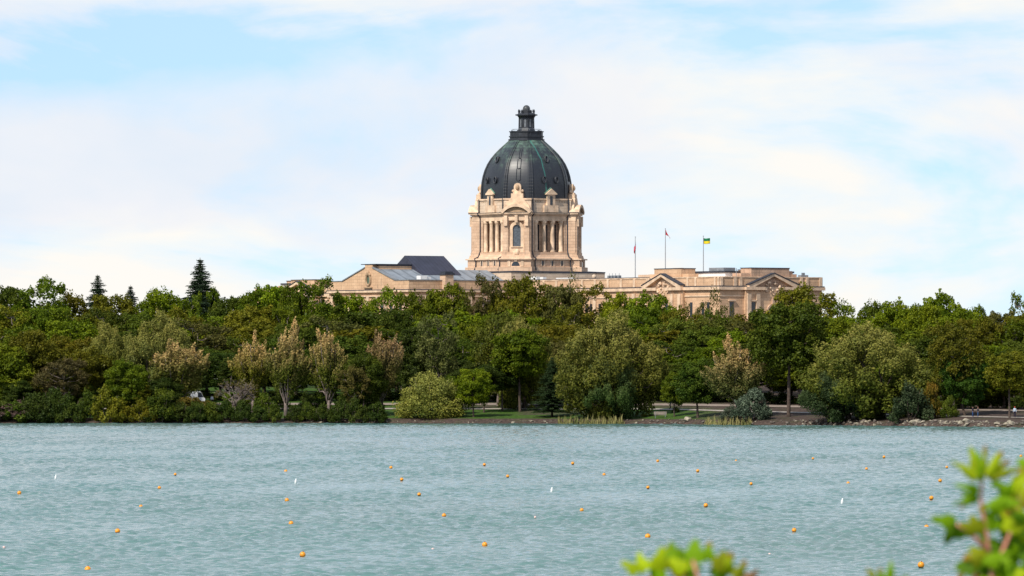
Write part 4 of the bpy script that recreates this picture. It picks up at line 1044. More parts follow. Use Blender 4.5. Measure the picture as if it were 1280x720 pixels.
T('bush', 940, 482, 56, 5, 'silver', 'silver blue shrub at the water in front of the leaning poplar', (0.12, 0.155, 0.105), variant=1)
T('bush', 912, 505, 26, 4, 'silver', 'smaller silvery shrub left of the silver blue one', (0.13, 0.165, 0.11), variant=2)
T('elm', 986, 376, 100, 16, 'dark', 'tall dark green elm with a clear forked trunk right of the leaning poplar', variant=0)
T('willow', 1087, 401, 186, 11, 'sage', 'broad rounded sage willow overhanging the rocks at right', SAGET, variant=0, rz=2.4)
T('willow', 1060, 455, 120, 6, (0.035, 0.06, 0.02), 'dark lower willow under the broad rounded sage willow', (0.08, 0.11, 0.04), variant=2, rz=0.3)
T('bush', 1140, 476, 60, 6, (0.035, 0.055, 0.022), 'dark shrub under the right edge of the broad rounded willow', (0.08, 0.10, 0.05), variant=0)
T('airy', 1192, 398, 78, 24, 'olive', 'yellow olive elm with dark limbs between the broad willow and the walkers', (0.16, 0.15, 0.03), variant=0)
T('bush', 1162, 474, 34, 14, (0.10, 0.09, 0.01), 'small shrub with orange yellow leaves right of the broad willow', (0.24, 0.15, 0.02), variant=3)
T('leafy', 1206, 442, 62, 27, (0.035, 0.08, 0.008), 'fresh green tree behind the two walkers in jeans', variant=3)
T('bush', 1186, 492, 26, 20, 'dark', 'dark low shrub beside the path, left of the two walkers', variant=1)
T('elm', 1262, 438, 60, 22, 'yellow', 'yellowish maple with a straight bare trunk at the right edge', variant=0)
T('willow', 196, 386, 108, 34, 'greysage', 'pale grey green willow behind the tan topped poplar at left', SAGET, variant=1)
T('willow', 135, 400, 92, 40, 'sage', 'sage willow at the far left, in front of the small skyline spruces', SAGET, variant=0)
T('airy', 548, 388, 60, 40, 'greysage', 'thin greyish tree behind the pale bushy willow', (0.16, 0.14, 0.09), variant=1)
T('airy', 622, 384, 64, 40, 'sage', 'brown green tree below the left corner of the tower', (0.17, 0.14, 0.05), variant=0)
T('willow', 655, 392, 92, 34, 'sage', 'sage willow directly below the tower, left of the largest willow', SAGET, variant=1)
T('elm', 650, 410, 74, 24, 'mid', 'mid green tree below the tower over the open path', variant=0)
T('upright', 515, 400, 44, 42, 'deep', 'very dark narrow tree right of the reddish tan poplar')
T('leafy', 455, 440, 60, 12, 'dark', 'dark tree under the reddish tan poplar', variant=3)
T('airy', 444, 455, 46, 8, 'brown', 'brownish thin shrub-like tree between the two right tan poplars', (0.15, 0.1, 0.05))
T('airy', 78, 445, 70, 9, 'rust', 'reddish brown twiggy tree at the far left shore', (0.13, 0.095, 0.06))
T('leafy', 40, 410, 84, 22, 'olive', 'olive rounded tree near the left edge of the photo', (0.13, 0.12, 0.02), variant=1)
T('leafy', 6, 425, 74, 16, 'mid', 'tree cut by the left edge of the photo', variant=2)
T('leafy', 110, 432, 66, 16, 'olive', 'olive tree behind the reddish brown twiggy one', variant=0)
T('leafy', 160, 450, 60, 10, 'mid', 'bright lower tree left of the tan topped feathery poplar', variant=3)
T('bush', 20, 500, 62, 3, (0.10, 0.075, 0.06), 'pinkish twiggy shrub hanging over the water at the left edge', PINK, variant=2)
# skyline spruces
T('spruce', 250, 322, 112, 200, 'spruce', 'tallest spruce, dark against the sky left of the building', variant=0)
T('spruce', 122, 343, 86, 205, 'spruce', 'narrow spruce on the skyline at far left', variant=1)
T('spruce', 163, 356, 78, 205, (0.03, 0.05, 0.035), 'thin topped small spruce between the two darker skyline spruces', variant=0)
T('upright', 265, 348, 30, 198, 'mid', 'small light tree at the foot of the tallest spruce')

# --- skyline row (tops against the sky or the building)
sky = [(-40, 362, 70, 'mid'), (12, 356, 56, 'dark'), (50, 345, 74, 'mid'), (92, 362, 46, 'olive'), (140, 366, 60, 'olive'), (186, 366, 50, 'mid'), (208, 357, 62, 'bright'), (238, 366, 44, 'mid'),
       (290, 369, 54, 'dark'), (318, 359, 44, 'mid'), (340, 354, 66, 'bright'), (368, 359, 36, 'mid'), (401, 345, 66, 'mid'), (437, 366, 50, 'bright'), (481, 357, 52, 'bright'), (520, 361, 42, 'mid'),
       (556, 351, 56, 'mid'), (604, 341, 46, 'brown'), (632, 353, 44, 'olive'), (664, 340, 58, 'olive'), (700, 354, 50, 'brown'), (732, 353, 58, 'olive'), (772, 363, 40, 'bright'),
       (813, 362, 52, 'bright'), (850, 382, 44, 'olive'), (895, 386, 40, 'mid'), (935, 388, 44, 'olive'), (1000, 352, 74, 'olive'), (1042, 369, 54, 'bright'), (1085, 373, 50, 'mid'),
       (1118, 371, 46, 'bright'), (1150, 378, 40, 'mid'), (1178, 361, 54, 'bright'), (1216, 384, 40, 'mid'), (1240, 392, 34, 'bright'), (1278, 365, 56, 'mid'), (1330, 362, 70, 'mid')]
LM = ['beyond the left edge', 'at the left edge', 'near the left edge', 'left of the small spruces', 'under the small spruces', 'left of the tan topped poplars', 'above the feathery poplar',
      'under the tallest spruce', 'right of the tallest spruce', 'above the bare purplish tree', 'left of the gabled wing', 'at the left foot of the gable', 'below the oval gable window',
      'below the right foot of the gable', 'below the dark skylight roof', 'below the chimney', 'left of the tower', 'below the tower left side', 'below the tower centre', 'below the tower right side',
      'right of the tower', 'below the leftmost flagpole', 'below the middle flagpole', 'below the rightmost flagpole', 'below the wing corner', 'below the last pediment', 'right of the last pediment',
      'just beyond the building end', 'left above the broad willow', 'above the broad willow', 'right above the broad willow', 'above the two walkers', 'near the right edge', 'at the right edge', 'beyond the right edge', 'far beyond the right edge']
def lm(px): return LM[max(0, min(len(LM)-1, int((px+50)/1330*len(LM))))]
words = dict(bright='bright green', mid='mid green', olive='olive green', dark='dark green', brown='brownish', sage='sage green', yellow='yellowish', deep='very dark', greysage='grey green', rust='rusty')
def uniq(lab):
    for add in ('', ', lower', ', rounder', ', thinner', ', narrower', ', paler', ', denser'):
        if lab+add not in used_labels: return lab+add
    raise Exception(lab)
for i, (px, yt, w, c) in enumerate(sky):
    s = 150 if px > 560 else 175
    kind = random.choice(['leafy', 'leafy', 'airy', 'airy']); w *= 1.3 if px < 1040 else 1.1; yt -= 1
    if px in (813, 1178, 1276): kind = 'leafy'
    T(kind, px, yt, w, s+random.uniform(-8, 8), c, uniq('%s skyline tree %s' % (words[c], lm(px))), group='trees along the skyline of the belt')
for px, yt, w in ((872, 370, 50), (905, 374, 44), (700, 352, 44)):
    T('twiggy', px, yt, w, 158, 'brown', uniq('thin half bare tree showing the stone wall through its twigs, %s' % lm(px)), group='thin trees before the building')

# --- belt rows behind the front trees
rows = [(58, 446, 'front row', 48, 76), (82, 424, 'second row', 46, 80), (108, 402, 'third row', 46, 82), (132, 385, 'fourth row', 44, 78)]
rr = random.Random(11)
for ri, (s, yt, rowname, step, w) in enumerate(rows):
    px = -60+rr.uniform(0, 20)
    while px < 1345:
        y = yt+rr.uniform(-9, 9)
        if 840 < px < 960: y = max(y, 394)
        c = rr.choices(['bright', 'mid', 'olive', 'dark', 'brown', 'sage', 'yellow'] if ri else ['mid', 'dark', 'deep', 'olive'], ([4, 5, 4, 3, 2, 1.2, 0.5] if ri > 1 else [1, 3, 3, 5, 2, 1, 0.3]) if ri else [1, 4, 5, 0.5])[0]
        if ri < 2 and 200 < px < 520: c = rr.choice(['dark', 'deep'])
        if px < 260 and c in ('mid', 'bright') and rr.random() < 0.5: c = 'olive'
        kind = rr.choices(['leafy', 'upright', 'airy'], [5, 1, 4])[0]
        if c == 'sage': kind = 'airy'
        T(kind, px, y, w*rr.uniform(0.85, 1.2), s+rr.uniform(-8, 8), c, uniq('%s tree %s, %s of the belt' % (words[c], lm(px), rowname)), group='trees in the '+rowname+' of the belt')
        px += step*rr.uniform(0.8, 1.15)
# understorey closing the belt beneath the crowns
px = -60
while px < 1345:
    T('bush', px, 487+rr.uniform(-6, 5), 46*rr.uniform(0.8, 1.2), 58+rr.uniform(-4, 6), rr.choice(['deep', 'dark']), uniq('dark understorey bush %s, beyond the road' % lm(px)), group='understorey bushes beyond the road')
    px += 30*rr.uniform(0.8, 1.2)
# shoreline shrubs on the left bank
i = 0; px = -50
while px < 485:
    c = rr.choice(['dark', 'deep', 'mid', 'olive', 'deep', 'dark']); open_ = px > 240
    yt = (rr.uniform(478, 500) if not open_ else rr.uniform(494, 509))
    if 215 < px < 265: yt = 500
    T('bush', px, yt, rr.uniform(34, 56) if not open_ else rr.uniform(22, 36), rr.uniform(0.2, 2.5), c, uniq('%s shoreline shrub %s' % (words[c], lm(px))), group='shrubs along the left shoreline')
    px += rr.uniform(17, 26)
for px in range(-40, 230, 30):
    c = rr.choice(['dark', 'deep', 'mid', 'olive'])
    T('leafy', px+rr.uniform(-6, 6), rr.uniform(462, 480), rr.uniform(42, 60), rr.uniform(9, 20), c, uniq('%s low tree %s, right behind the shore' % (words[c], lm(px))), group='low trees behind the left shore')
for px in (286, 305, 330, 352, 385, 402, 430, 455, 470):
    T('bush', px, rr.uniform(487, 500), rr.uniform(22, 34), rr.uniform(12, 36), rr.choice(['deep', 'dark']), uniq('dark bush on the grass %s' % lm(px)), group='dark bushes between shore and road')
T('bush', 244, 494, 72, 6, (0.075, 0.075, 0.012), 'yellow brown shrub in front of the white van', (0.17, 0.12, 0.02), variant=3)
T('bush', 845, 508, 12, 24, 'deep', 'small round dark bush by the path near the bench', variant=0)
# slim trunks on the open grass
for px, yt, w, s in ((605, 455, 36, 22), (628, 452, 40, 26), (575, 462, 30, 30), (665, 458, 34, 38)):
    T('elm', px, yt, w*1.3, s, 'deep', uniq('dark tree on the grass %s' % lm(px)), group='dark trees on the open grass')

# reeds
def reeds(px0, px1, n, label):
    rng = random.Random(px0); mb = MB(); 
    for _ in range(n):
        px = rng.uniform(px0, px1); s = rng.uniform(-1.0, 0.9); X = WX(px, 1235); D = Dw(X)+s; z = max(-0.4, ground_z(X, D)-0.1)
        h = rng.uniform(0.4, 1.2)*(1+0.5*math.sin(px*0.9)+0.2*math.sin(px*2.3)); a = rng.uniform(0, 6.28); w = rng.uniform(0.03, 0.07); lx, ly = rng.gauss(0, 0.2), rng.gauss(0, 0.2)
        ca, sa = w*math.cos(a), w*math.sin(a)
        mb.add([(X-ca, D-sa, z), (X+ca, D+sa, z), (X+lx*0.5+ca, D+ly*0.5+sa, z+h*0.6), (X+lx*0.5-ca, D+ly*0.5-sa, z+h*0.6), (X+lx, D+ly, z+h)], [(0, 1, 2, 3), (3, 2, 4)])
    m = simple('reed_'+str(px0), (0.21, 0.175, 0.07), 0.8, noise=0.5, scale=0.5, col2=(0.06, 0.085, 0.015))
    o = mb.build('reeds', m); tag(o, label, 'reeds', None, 'stuff')
reeds(698, 780, 1000, 'yellow green reed bed in front of the largest willow')
reeds(878, 932, 600, 'yellow green reeds left of the silver blue shrub')

# rocks along the waterline
def rock_mesh(seed, mat):
    rng = random.Random(seed); mb = MB(); mb.sphere((0, 0, 0), 0.5, 9, 6)
    ph = [rng.uniform(0, 6) for _ in range(4)]
    mb.v = [(x*(1+0.25*math.sin(5*y+ph[0]))+rng.uniform(-.05, .05), y*(1+0.25*math.sin(6*z+ph[1]))+rng.uniform(-.05, .05), z*(0.75+0.2*math.sin(5*x+ph[2]))+rng.uniform(-.05, .05)) for x, y, z in mb.v]
    return mb.mesh('rock', M[mat])
RM = [rock_mesh(i, 'rock') for i in range(5)]+[rock_mesh(20+i, 'paverock') for i in range(3)]
def rock(px, s, r, me, label, group='rocks along the waterline', name='rock'):
    X = WX(px, 1225)
    for _ in range(2): D = Dw(X)+s; X = WX(px, D)
    o = bpy.data.objects.new(name, me); COL.objects.link(o); o.location = (X, D, ground_z(X, D)+r*0.18); o.scale = (r*rr.uniform(0.9, 1.5), r*rr.uniform(0.8, 1.3), r*rr.uniform(0.7, 1.1)); o.rotation_euler = (rr.uniform(-.4, .4), rr.uniform(-.4, .4), rr.uniform(0, 6))
    tag(o, label, 'rock', group)
for _ in range(58): rock(rr.uniform(385, 690), rr.uniform(0.2, 1.8), rr.uniform(0.2, 0.5), RM[min(7, int(rr.random()**1.5*8))], 'small rock on the waterline of the grassy middle shore')
for _ in range(34): rock(rr.uniform(780, 980), rr.uniform(0.2, 3.0), rr.uniform(0.25, 0.6), RM[min(7, int(rr.random()**1.5*8))], 'small rock on the waterline near the bench and silver shrub')
for _ in range(200): rock(980+320*rr.random()**0.8, rr.uniform(-0.3, 3.4), rr.uniform(0.25, 0.72), RM[min(7, int(rr.random()**1.7*8))], 'grey rock in the riprap bank at right')
rock(860, 2.5, 1.3, RM[6], 'largest pale boulder at the foot of the slender young tree', None, 'boulder')
rock(1264, 1.6, 1.4, RM[5], 'largest cream boulder in the riprap below the walker in white', None, 'boulder')
rock(1208, 3.3, 1.1, RM[7], 'pale boulder on top of the riprap below the two walkers', None, 'boulder')
rock(1145, 1.8, 1.2, RM[6], 'wide pale rock at the left start of the riprap', None, 'boulder')
rock(1200, 1.2, 1.1, RM[5], 'yellowish rock low in the riprap left of the walkers', None, 'boulder')

# bench
def bench():
    X = WX(825, 1245); D = Dw(X)+9; z = ground_z(X, D)
    e = empty('park_bench', (X, D, z)); tag(e, 'pale backed park bench on the bank left of the slender young tree', 'bench')
    m = simple('bench_slats', (0.33, 0.28, 0.24), 0.8, noise=0.2); g = M['greymetal']
    mb = MB(); [mb.box(-1.1, 1.1, -0.25+0.17*k, -0.11+0.17*k, 0.42, 0.47) for k in range(3)]; mb.build('seat', m, e)
    mb = MB(); [mb.box(-1.1, 1.1, 0.27+0.03*k, 0.31+0.03*k, 0.55+0.17*k, 0.69+0.17*k) for k in range(3)]; mb.build('backrest', m, e)
    for sx in (-0.85, 0.85):
        mb = MB(); mb.box(sx-0.05, sx+0.05, -0.22, -0.15, -0.1, 0.42); mb.build('leg', g, e)
        mb = MB(); mb.tube([(sx, 0.24, -0.1), (sx, 0.24, 0.45), (sx, 0.36, 1.05)], 0.045, 6); mb.build('leg', g, e)
bench()

# van
def van():
    X = WX(236, 1298); D = Dw(X)+45; z = ground_z(X, D)
    e = empty('parked_van', (X, D, z), R(12)); tag(e, 'white parked van showing through the trees right of the feathery poplar', 'van')
    wm = simple('white_van_paint', (0.75, 0.76, 0.78), 0.35, noise=0.04, spec=0.5)
    mb = MB(); mb.extr([(-2.5, 0.35), (2.5, 0.35), (2.55, 1.0), (2.35, 1.2), (1.75, 2.25), (1.4, 2.4), (-2.4, 2.4), (-2.5, 2.2)], (0, -0.95, 0), (1, 0, 0), (0, 0, 1), (0, 1, 0), 1.9); mb.build('body', wm, e)
    mb = MB(); mb.extr([(1.85, 1.25), (2.3, 1.25), (1.76, 2.15), (1.5, 2.15), (1.2, 2.15), (1.2, 1.25)], (0, -0.97, 0), (1, 0, 0), (0, 0, 1), (0, 1, 0), 0.02); mb.extr([(1.2, 1.25), (2.3, 1.25), (1.76, 2.15), (1.2, 2.15)], (0, 0.955, 0), (1, 0, 0), (0, 0, 1), (0, 1, 0), 0.02); mb.build('window', M['glass'], e)
    mb = MB(); mb.add([(2.36, -0.85, 1.22), (2.36, 0.85, 1.22), (1.8, 0.75, 2.2), (1.8, -0.75, 2.2)], [(0, 1, 2, 3)]); mb.build('windscreen', M['glass'], e)
    for x in (-1.6, 1.6):
        for y in (-0.9, 0.9):
            mb = MB(); A = [2*math.pi*i/16 for i in range(16)]; mb.extr([(0.34*math.cos(a), 0.34*math.sin(a)+0.34) for a in A], (x, y-0.12, 0), (1, 0, 0), (0, 0, 1), (0, 1, 0), 0.24); mb.build('wheel', M['flash'], e)
    for y in (-0.7, 0.7):
        mb = MB(); mb.sphere((2.5, y, 0.85), 0.14, 8, 6); mb.build('headlight', M['white'], e)
van()

# people -------------------------------------------------------------
def skin_obj(name, pts, edges, rads, mat, parent, root=0, sub=2):
    me = bpy.data.meshes.new(name); me.from_pydata(pts, edges, [])
    o = bpy.data.objects.new(name, me); COL.objects.link(o); o.parent = parent
    o.modifiers.new('skin', 'SKIN')
    if not me.skin_vertices: me.skin_vertices.new()
    sv = me.skin_vertices[0].data
    for i, r in enumerate(rads):
        sv[i].radius = (r, r) if not isinstance(r, tuple) else r; sv[i].use_root = (i == root)
    ss = o.modifiers.new('sub', 'SUBSURF'); ss.levels = sub; ss.render_levels = sub
    me.materials.append(mat); return o
skinm = simple('skin', (0.45, 0.26, 0.18), 0.6, noise=0.08)
def person(px, s, face, label, top, legs, hat=None, hair=(0.03, 0.02, 0.015), stride=0.05, H=1.75, armout=0.0):
    X = WX(px, 1225)
    for _ in range(2): D = Dw(X)+s; X = WX(px, D)
    e = empty('person', (X, D, ground_z(X, D)+0.07), face); tag(e, label, 'person')
    k = H/1.75
    # local +x is forward
    J = dict(pel=(0, 0, .95), wai=(0, 0, 1.08), che=(0.01, 0, 1.30), nek=(0, 0, 1.47), hed=(0.015, 0, 1.56), top=(0.01, 0, 1.69))
    pts = [J['pel'], J['wai'], J['che'], J['nek'], J['hed'], J['top']]; ed = [(0, 1), (1, 2), (2, 3), (3, 4), (4, 5)]; rd = [(.15, .10), (.135, .095), (.16, .10), .055, .085, .07]
    legp = []; armp = []
    for sd in (-1, 1):
        st = stride*sd; n = len(pts)
        L = [(0, .09*sd, .90), (st*.6+.02, .10*sd, .50), (st, .10*sd, .09), (st+.13, .11*sd, .035)]
        pts += L; ed += [(0, n), (n, n+1), (n+1, n+2), (n+2, n+3)]; rd += [.085, .058, .04, .035]; legp.append(L)
        n = len(pts); A = [(0, .18*sd, 1.41), (-st*.4, (.24+armout)*sd, 1.14), (-st*.6+.08, (.24+armout)*sd, .90), (-st*.6+.12, (.24+armout)*sd, .80)]
        pts += A; ed += [(2, n), (n, n+1), (n+1, n+2), (n+2, n+3)]; rd += [.055, .045, .03, .035]; armp.append(A)
    sc = lambda P_: [(x*k, y*k, z*k) for x, y, z in P_]
    skin_obj('body', sc(pts), ed, rd, skinm, e)
    # trousers
    tp = [(0, 0, .97), (0, 0, 1.03)]; te = [(0, 1)]; tr = [(.16, .115), (.15, .11)]
    for L in legp:
        n = len(tp); tp += L[:3]; te += [(0, n), (n, n+1), (n+1, n+2)]; tr += [.10, .078, .068]
    skin_obj('trousers', sc(tp), te, tr, simple('trousers_cloth', legs, 0.9, noise=0.15, scale=6), e)
    jp = [(0, 0, .98), (0, 0, 1.12), (0.01, 0, 1.32), (0, 0, 1.43)]; je = [(0, 1), (1, 2), (2, 3)]; jr = [(.17, .125), (.165, .12), (.185, .125), .09]
    for A in armp:
        n = len(jp); jp += A[:3]; je += [(2, n), (n, n+1), (n+1, n+2)]; jr += [.075, .062, .05]
    skin_obj('top', sc(jp), je, jr, simple('top_cloth', top, 0.9, noise=0.15, scale=6), e, root=1)
    mb = MB(); mb.sphere((0.0, 0, 1.665*k), 0.105, 10, 8); mb.build('cap' if hat else 'hair', simple('cap_cloth' if hat else 'hair', hat or hair, 0.8), e, smooth=True)
    for sd in (-1, 1):
        L = legp[0 if sd < 0 else 1]; mb = MB(); x, y, z = L[2]; mb.box(x*k-0.06, x*k+0.2, y*k-0.05, y*k+0.05, -0.07, 0.07); mb.build('shoe', M['flash'], e)
        # eyes and nose are a pixel fraction here but part of the face
        mb = MB(); mb.sphere((0.095, sd*0.032, 1.60*k), 0.012, 6, 4); mb.build('eye', M['flash'], e)
    return e
person(1216, 20.4, R(-20), 'person in a dark navy jacket and blue jeans, left of the pair on the path', (0.012, 0.014, 0.035), (0.03, 0.075, 0.19))
person(1222.5, 20.0, R(200), 'person in a dark grey jacket and blue jeans, right of the pair on the path', (0.03, 0.032, 0.04), (0.03, 0.075, 0.17), hair=(0.12, 0.04, 0.03))
person(1268.5, 20.2, R(-90), 'person in a red cap, white and blue top and dark trousers at right', (0.42, 0.5, 0.6), (0.012, 0.012, 0.03), hat=(0.45, 0.03, 0.04), H=1.85)
person(265, 42, R(-60), 'person in a white top on the road left of the bare purplish tree', (0.7, 0.68, 0.72), (0.02, 0.02, 0.03))
person(838, 33, R(180), 'person in a pale blue top on the path behind the small dark bush', (0.3, 0.38, 0.52), (0.03, 0.03, 0.05), H=1.6)

# ------------------------------------------------------------------ buoys
om = simple('orange_plastic', (0.80, 0.30, 0.015), 0.35, noise=0.12, scale=4, spec=0.5)
band = simple('dark_plastic_and_shade', (0.10, 0.03, 0.008), 0.3, noise=0.2)  # shade of the float's underside as colour; the lifting eye shares it
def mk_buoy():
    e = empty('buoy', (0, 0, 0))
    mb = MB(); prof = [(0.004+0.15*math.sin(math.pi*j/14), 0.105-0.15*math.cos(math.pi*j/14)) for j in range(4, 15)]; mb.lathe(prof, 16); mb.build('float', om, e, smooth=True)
    mb = MB(); mb.lathe([(0.08, -0.05), (0.12, 0.0), (0.138, 0.045), (0.13, 0.055)], 16); mb.build('underside_shade', band, e, smooth=True)  # shaded lower part of the ball, put in as a dark band
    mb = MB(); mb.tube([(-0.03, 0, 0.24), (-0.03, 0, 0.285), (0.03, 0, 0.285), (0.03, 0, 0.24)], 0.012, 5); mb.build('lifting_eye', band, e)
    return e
B0 = mk_buoy(); firstb = [True]
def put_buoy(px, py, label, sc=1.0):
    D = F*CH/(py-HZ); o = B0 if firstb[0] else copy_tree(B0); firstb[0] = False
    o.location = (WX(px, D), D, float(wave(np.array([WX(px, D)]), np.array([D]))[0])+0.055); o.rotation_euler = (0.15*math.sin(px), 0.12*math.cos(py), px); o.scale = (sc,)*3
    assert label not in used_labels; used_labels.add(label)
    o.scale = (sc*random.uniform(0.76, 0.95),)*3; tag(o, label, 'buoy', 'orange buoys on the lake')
ordn = ['nearest', 'second nearest', 'third nearest', 'fourth nearest', 'farthest']
lines = [('leftmost buoy line', [(109.5, 713), (147, 666), (176, 634), (199, 611.5), (219, 594)]),
         ('second buoy line from the left', [(378, 695.5), (364, 655), (358.5, 626.5), (357, 589)]),
         ('third buoy line from the left', [(606, 682.5), (555, 646), (524, 620), (502, 601), (488.5, 585)]),
         ('buoy line ending below the maple on the grass', [(727, 639), (634.5, 597), (605.5, 582.5)]),
         ('long slanting buoy line right of centre', [(992.5, 665.5), (882.5, 634), (810, 611), (755, 594), (716, 580.5)]),
         ('short buoy line below the silver blue shrub', [(939, 607.5), (872, 590), (822, 577)]),
         ('buoy line left of the foreground shrub', [(1151, 711), (1158, 659), (1164, 625), (1175, 602), (1183.5, 585)]),
         ('buoy line below the broad willow', [(1060, 604), (1083, 587), (1105, 573)])]
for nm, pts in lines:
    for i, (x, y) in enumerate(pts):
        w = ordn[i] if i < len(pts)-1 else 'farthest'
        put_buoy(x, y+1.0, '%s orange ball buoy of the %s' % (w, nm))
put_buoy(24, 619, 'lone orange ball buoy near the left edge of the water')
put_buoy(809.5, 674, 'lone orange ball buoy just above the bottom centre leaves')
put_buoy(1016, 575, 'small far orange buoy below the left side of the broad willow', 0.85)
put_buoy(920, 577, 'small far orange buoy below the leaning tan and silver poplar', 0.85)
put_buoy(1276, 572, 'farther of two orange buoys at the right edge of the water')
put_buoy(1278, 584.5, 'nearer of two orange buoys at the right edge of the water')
wm = simple('white_plastic', (0.75, 0.77, 0.78), 0.4, noise=0.05)
def white_float(px, py, label, h=0.34, r=0.085, mat=wm):
    D = F*CH/(py-HZ); mb = MB(); mb.lathe([(r*0.6, -0.1), (r, 0.0), (r, h*0.5), (r*0.55, h*0.75), (r*0.5, h*0.95), (r*0.1, h)], 12)
    o = mb.build('marker_float', mat, smooth=True); o.location = (WX(px, D), D, float(wave(np.array([WX(px, D)]), np.array([D]))[0])+0.03); o.rotation_euler = (0.1, 0.12, 0); tag(o, label, 'float', 'white floats on the lake')
white_float(69.5, 599, 'white upright float near the left edge, above the lone buoy')
white_float(369.5, 605, 'white upright float right of the second buoy line')
white_float(689.5, 615, 'white upright float near the centre of the lake')
white_float(1052.5, 630, 'white upright float left of the buoy line by the foreground shrub')
pk = simple('pinkish_plastic', (0.7, 0.5, 0.47), 0.4)
for px, py, l in ((541, 687, 'tiny pinkish float left of the nearest buoy of the third line'), (669, 650, 'tiny pinkish float left of the buoy at centre'), (962, 693, 'tiny pinkish float right of the bottom centre leaves'), (5, 686, 'tiny pinkish float at the left edge of the water')):
    white_float(px, py, l, 0.07, 0.07, pk)

# ------------------------------------------------------------------ foreground shrubs
def leaf_shape(L, Wd, lobes, cup, rng):
    """lobed leaf in local coords: base at origin, midrib along +y; returns verts, faces"""
    n = 40; rim = []
    for i in range(n+1):
        t = -math.pi+2*math.pi*i/n      # angle about blade centre, 0 = tip
        lob = 0.62+0.5*abs(math.cos(lobes*t/2))**1.2+0.05*math.cos(13*t+1)
        rx = Wd/2*lob; ry = L/2*(lob if abs(t) < 2.6 else 0.85)
        rim.append((rx*math.sin(t), L/2+ry*math.cos(t)))
    v = []; f = []
    rings = [0.0, 0.35, 0.7, 1.0]
    for q in rings:
        for i in range(n):
            x = rim[i][0]*q; y = L/2+(rim[i][1]-L/2)*q
            z = -cup*(x/(Wd/2))**2*L*0.3+0.25*cup*L*math.sin(y/L*3.0)+0.03*L*math.sin(x/Wd*16)*math.sin(y/L*13)*q
            v.append((x, y, z))
    for j in range(3):
        for i in range(n): i2 = (i+1) % n; f.append((j*n+i, j*n+i2, (j+1)*n+i2, (j+1)*n+i))
    return v, f
def fg_leaf_mat():
    m, nt, out = new_mat('young_leaf')
    a = nd(nt, 'ShaderNodeAttribute'); a.attribute_name = 'leafcol'
    tc = nd(nt, 'ShaderNodeTexCoord'); nz = nd(nt, 'ShaderNodeTexNoise'); nz.inputs['Scale'].default_value = 30; nt.links.new(tc.outputs['Object'], nz.inputs['Vector'])
    c = mixc(nt, 0.5, a.outputs['Color'], ramp(nt, nz.outputs['Fac'], [(0.3, (0.6, 0.6, 0.5)), (0.7, (1, 1, 1))]).outputs['Color'], 'MULTIPLY')
    d = nd(nt, 'ShaderNodeBsdfPrincipled'); d.inputs['Roughness'].default_value = 0.6; d.inputs['Specular IOR Level'].default_value = 0.15; nt.links.new(c, d.inputs['Base Color'])
    t = nd(nt, 'ShaderNodeBsdfTranslucent'); nt.links.new(c, t.inputs['Color'])
    mx = nd(nt, 'ShaderNodeMixShader'); mx.inputs[0].default_value = 0.5; nt.links.new(d.outputs[0], mx.inputs[1]); nt.links.new(t.outputs[0], mx.inputs[2])
    nt.links.new(mx.outputs[0], out.inputs['Surface']); return m
FGM = fg_leaf_mat(); STEM = simple('red_stem', (0.50, 0.20, 0.15), 0.6, noise=0.2, scale=20)
LC = dict(y=(0.44, 0.56, 0.008), g=(0.25, 0.45, 0.006), d=(0.13, 0.27, 0.008), r=(0.42, 0.18, 0.03), o=(0.30, 0.34, 0.01))
def fg_plant(label, D, stems, leaves, basepx):
    """stems: list of pixel polylines (px,py,dy); leaves: (px,py,angle,len_px,width_px,colour,dD)"""
    rng = random.Random(int(basepx)); bx_, gz = WX(basepx, D), 6.3
    e = empty('leafy_shrub', (bx_, D, gz)); tag(e, label, 'shrub')
    mb = MB()
    for st in stems:
        pts = [(WX(x, D)-bx_, dd, WZ(y, D)-gz) for x, y, dd in st]
        mb.tube(pts, [0.0038-0.0018*i/(len(pts)-1) for i in range(len(pts))], 8)
    mb.build('stem', STEM, e, smooth=True)
    V = []; Fc = []; C = []
    for (x, y, ang, L, Wd, c, dd) in leaves:
        if x < 1246 and y < 640: Wd *= 0.55; L *= 1.06
        elif y < 740: Wd *= 0.8
        k = D/F; v, f = leaf_shape(L*k, Wd*k, (3 if Wd < 24 else 5), rng.uniform(0.2, 0.7), rng)
        M1 = Matrix.Translation((WX(x, D)-bx_, dd, WZ(y, D)-gz)) @ Matrix.Rotation(R(ang), 4, 'Y') @ Matrix.Rotation(R(90)+rng.uniform(-0.55, 0.35), 4, 'X') @ Matrix.Rotation(rng.uniform(-0.6, 0.6), 4, 'Y')
        o = len(V)
        for p in v: V.append(tuple(M1 @ Vector(p)))
        Fc += [tuple(i+o for i in q) for q in f]
        cc = LC[c]; b = rng.uniform(0.8, 1.2); tipc = LC['r'] if rng.random() < 0.35 else cc
        for p in v:
            t = min(1, max(0, (p[1]/(L*k)-0.75)*4)); C.append([((1-t)*cc[i]+t*tipc[i])*b for i in range(3)]+[1])
    me = bpy.data.meshes.new('foliage'); me.from_pydata(V, [], Fc); at = me.attributes.new('leafcol', 'FLOAT_COLOR', 'POINT'); at.data.foreach_set('color', [q for c in C for q in c])
    for p in me.polygons: p.use_smooth = True
    me.materials.append(FGM); o = bpy.data.objects.new('foliage', me); COL.objects.link(o); o.parent = e
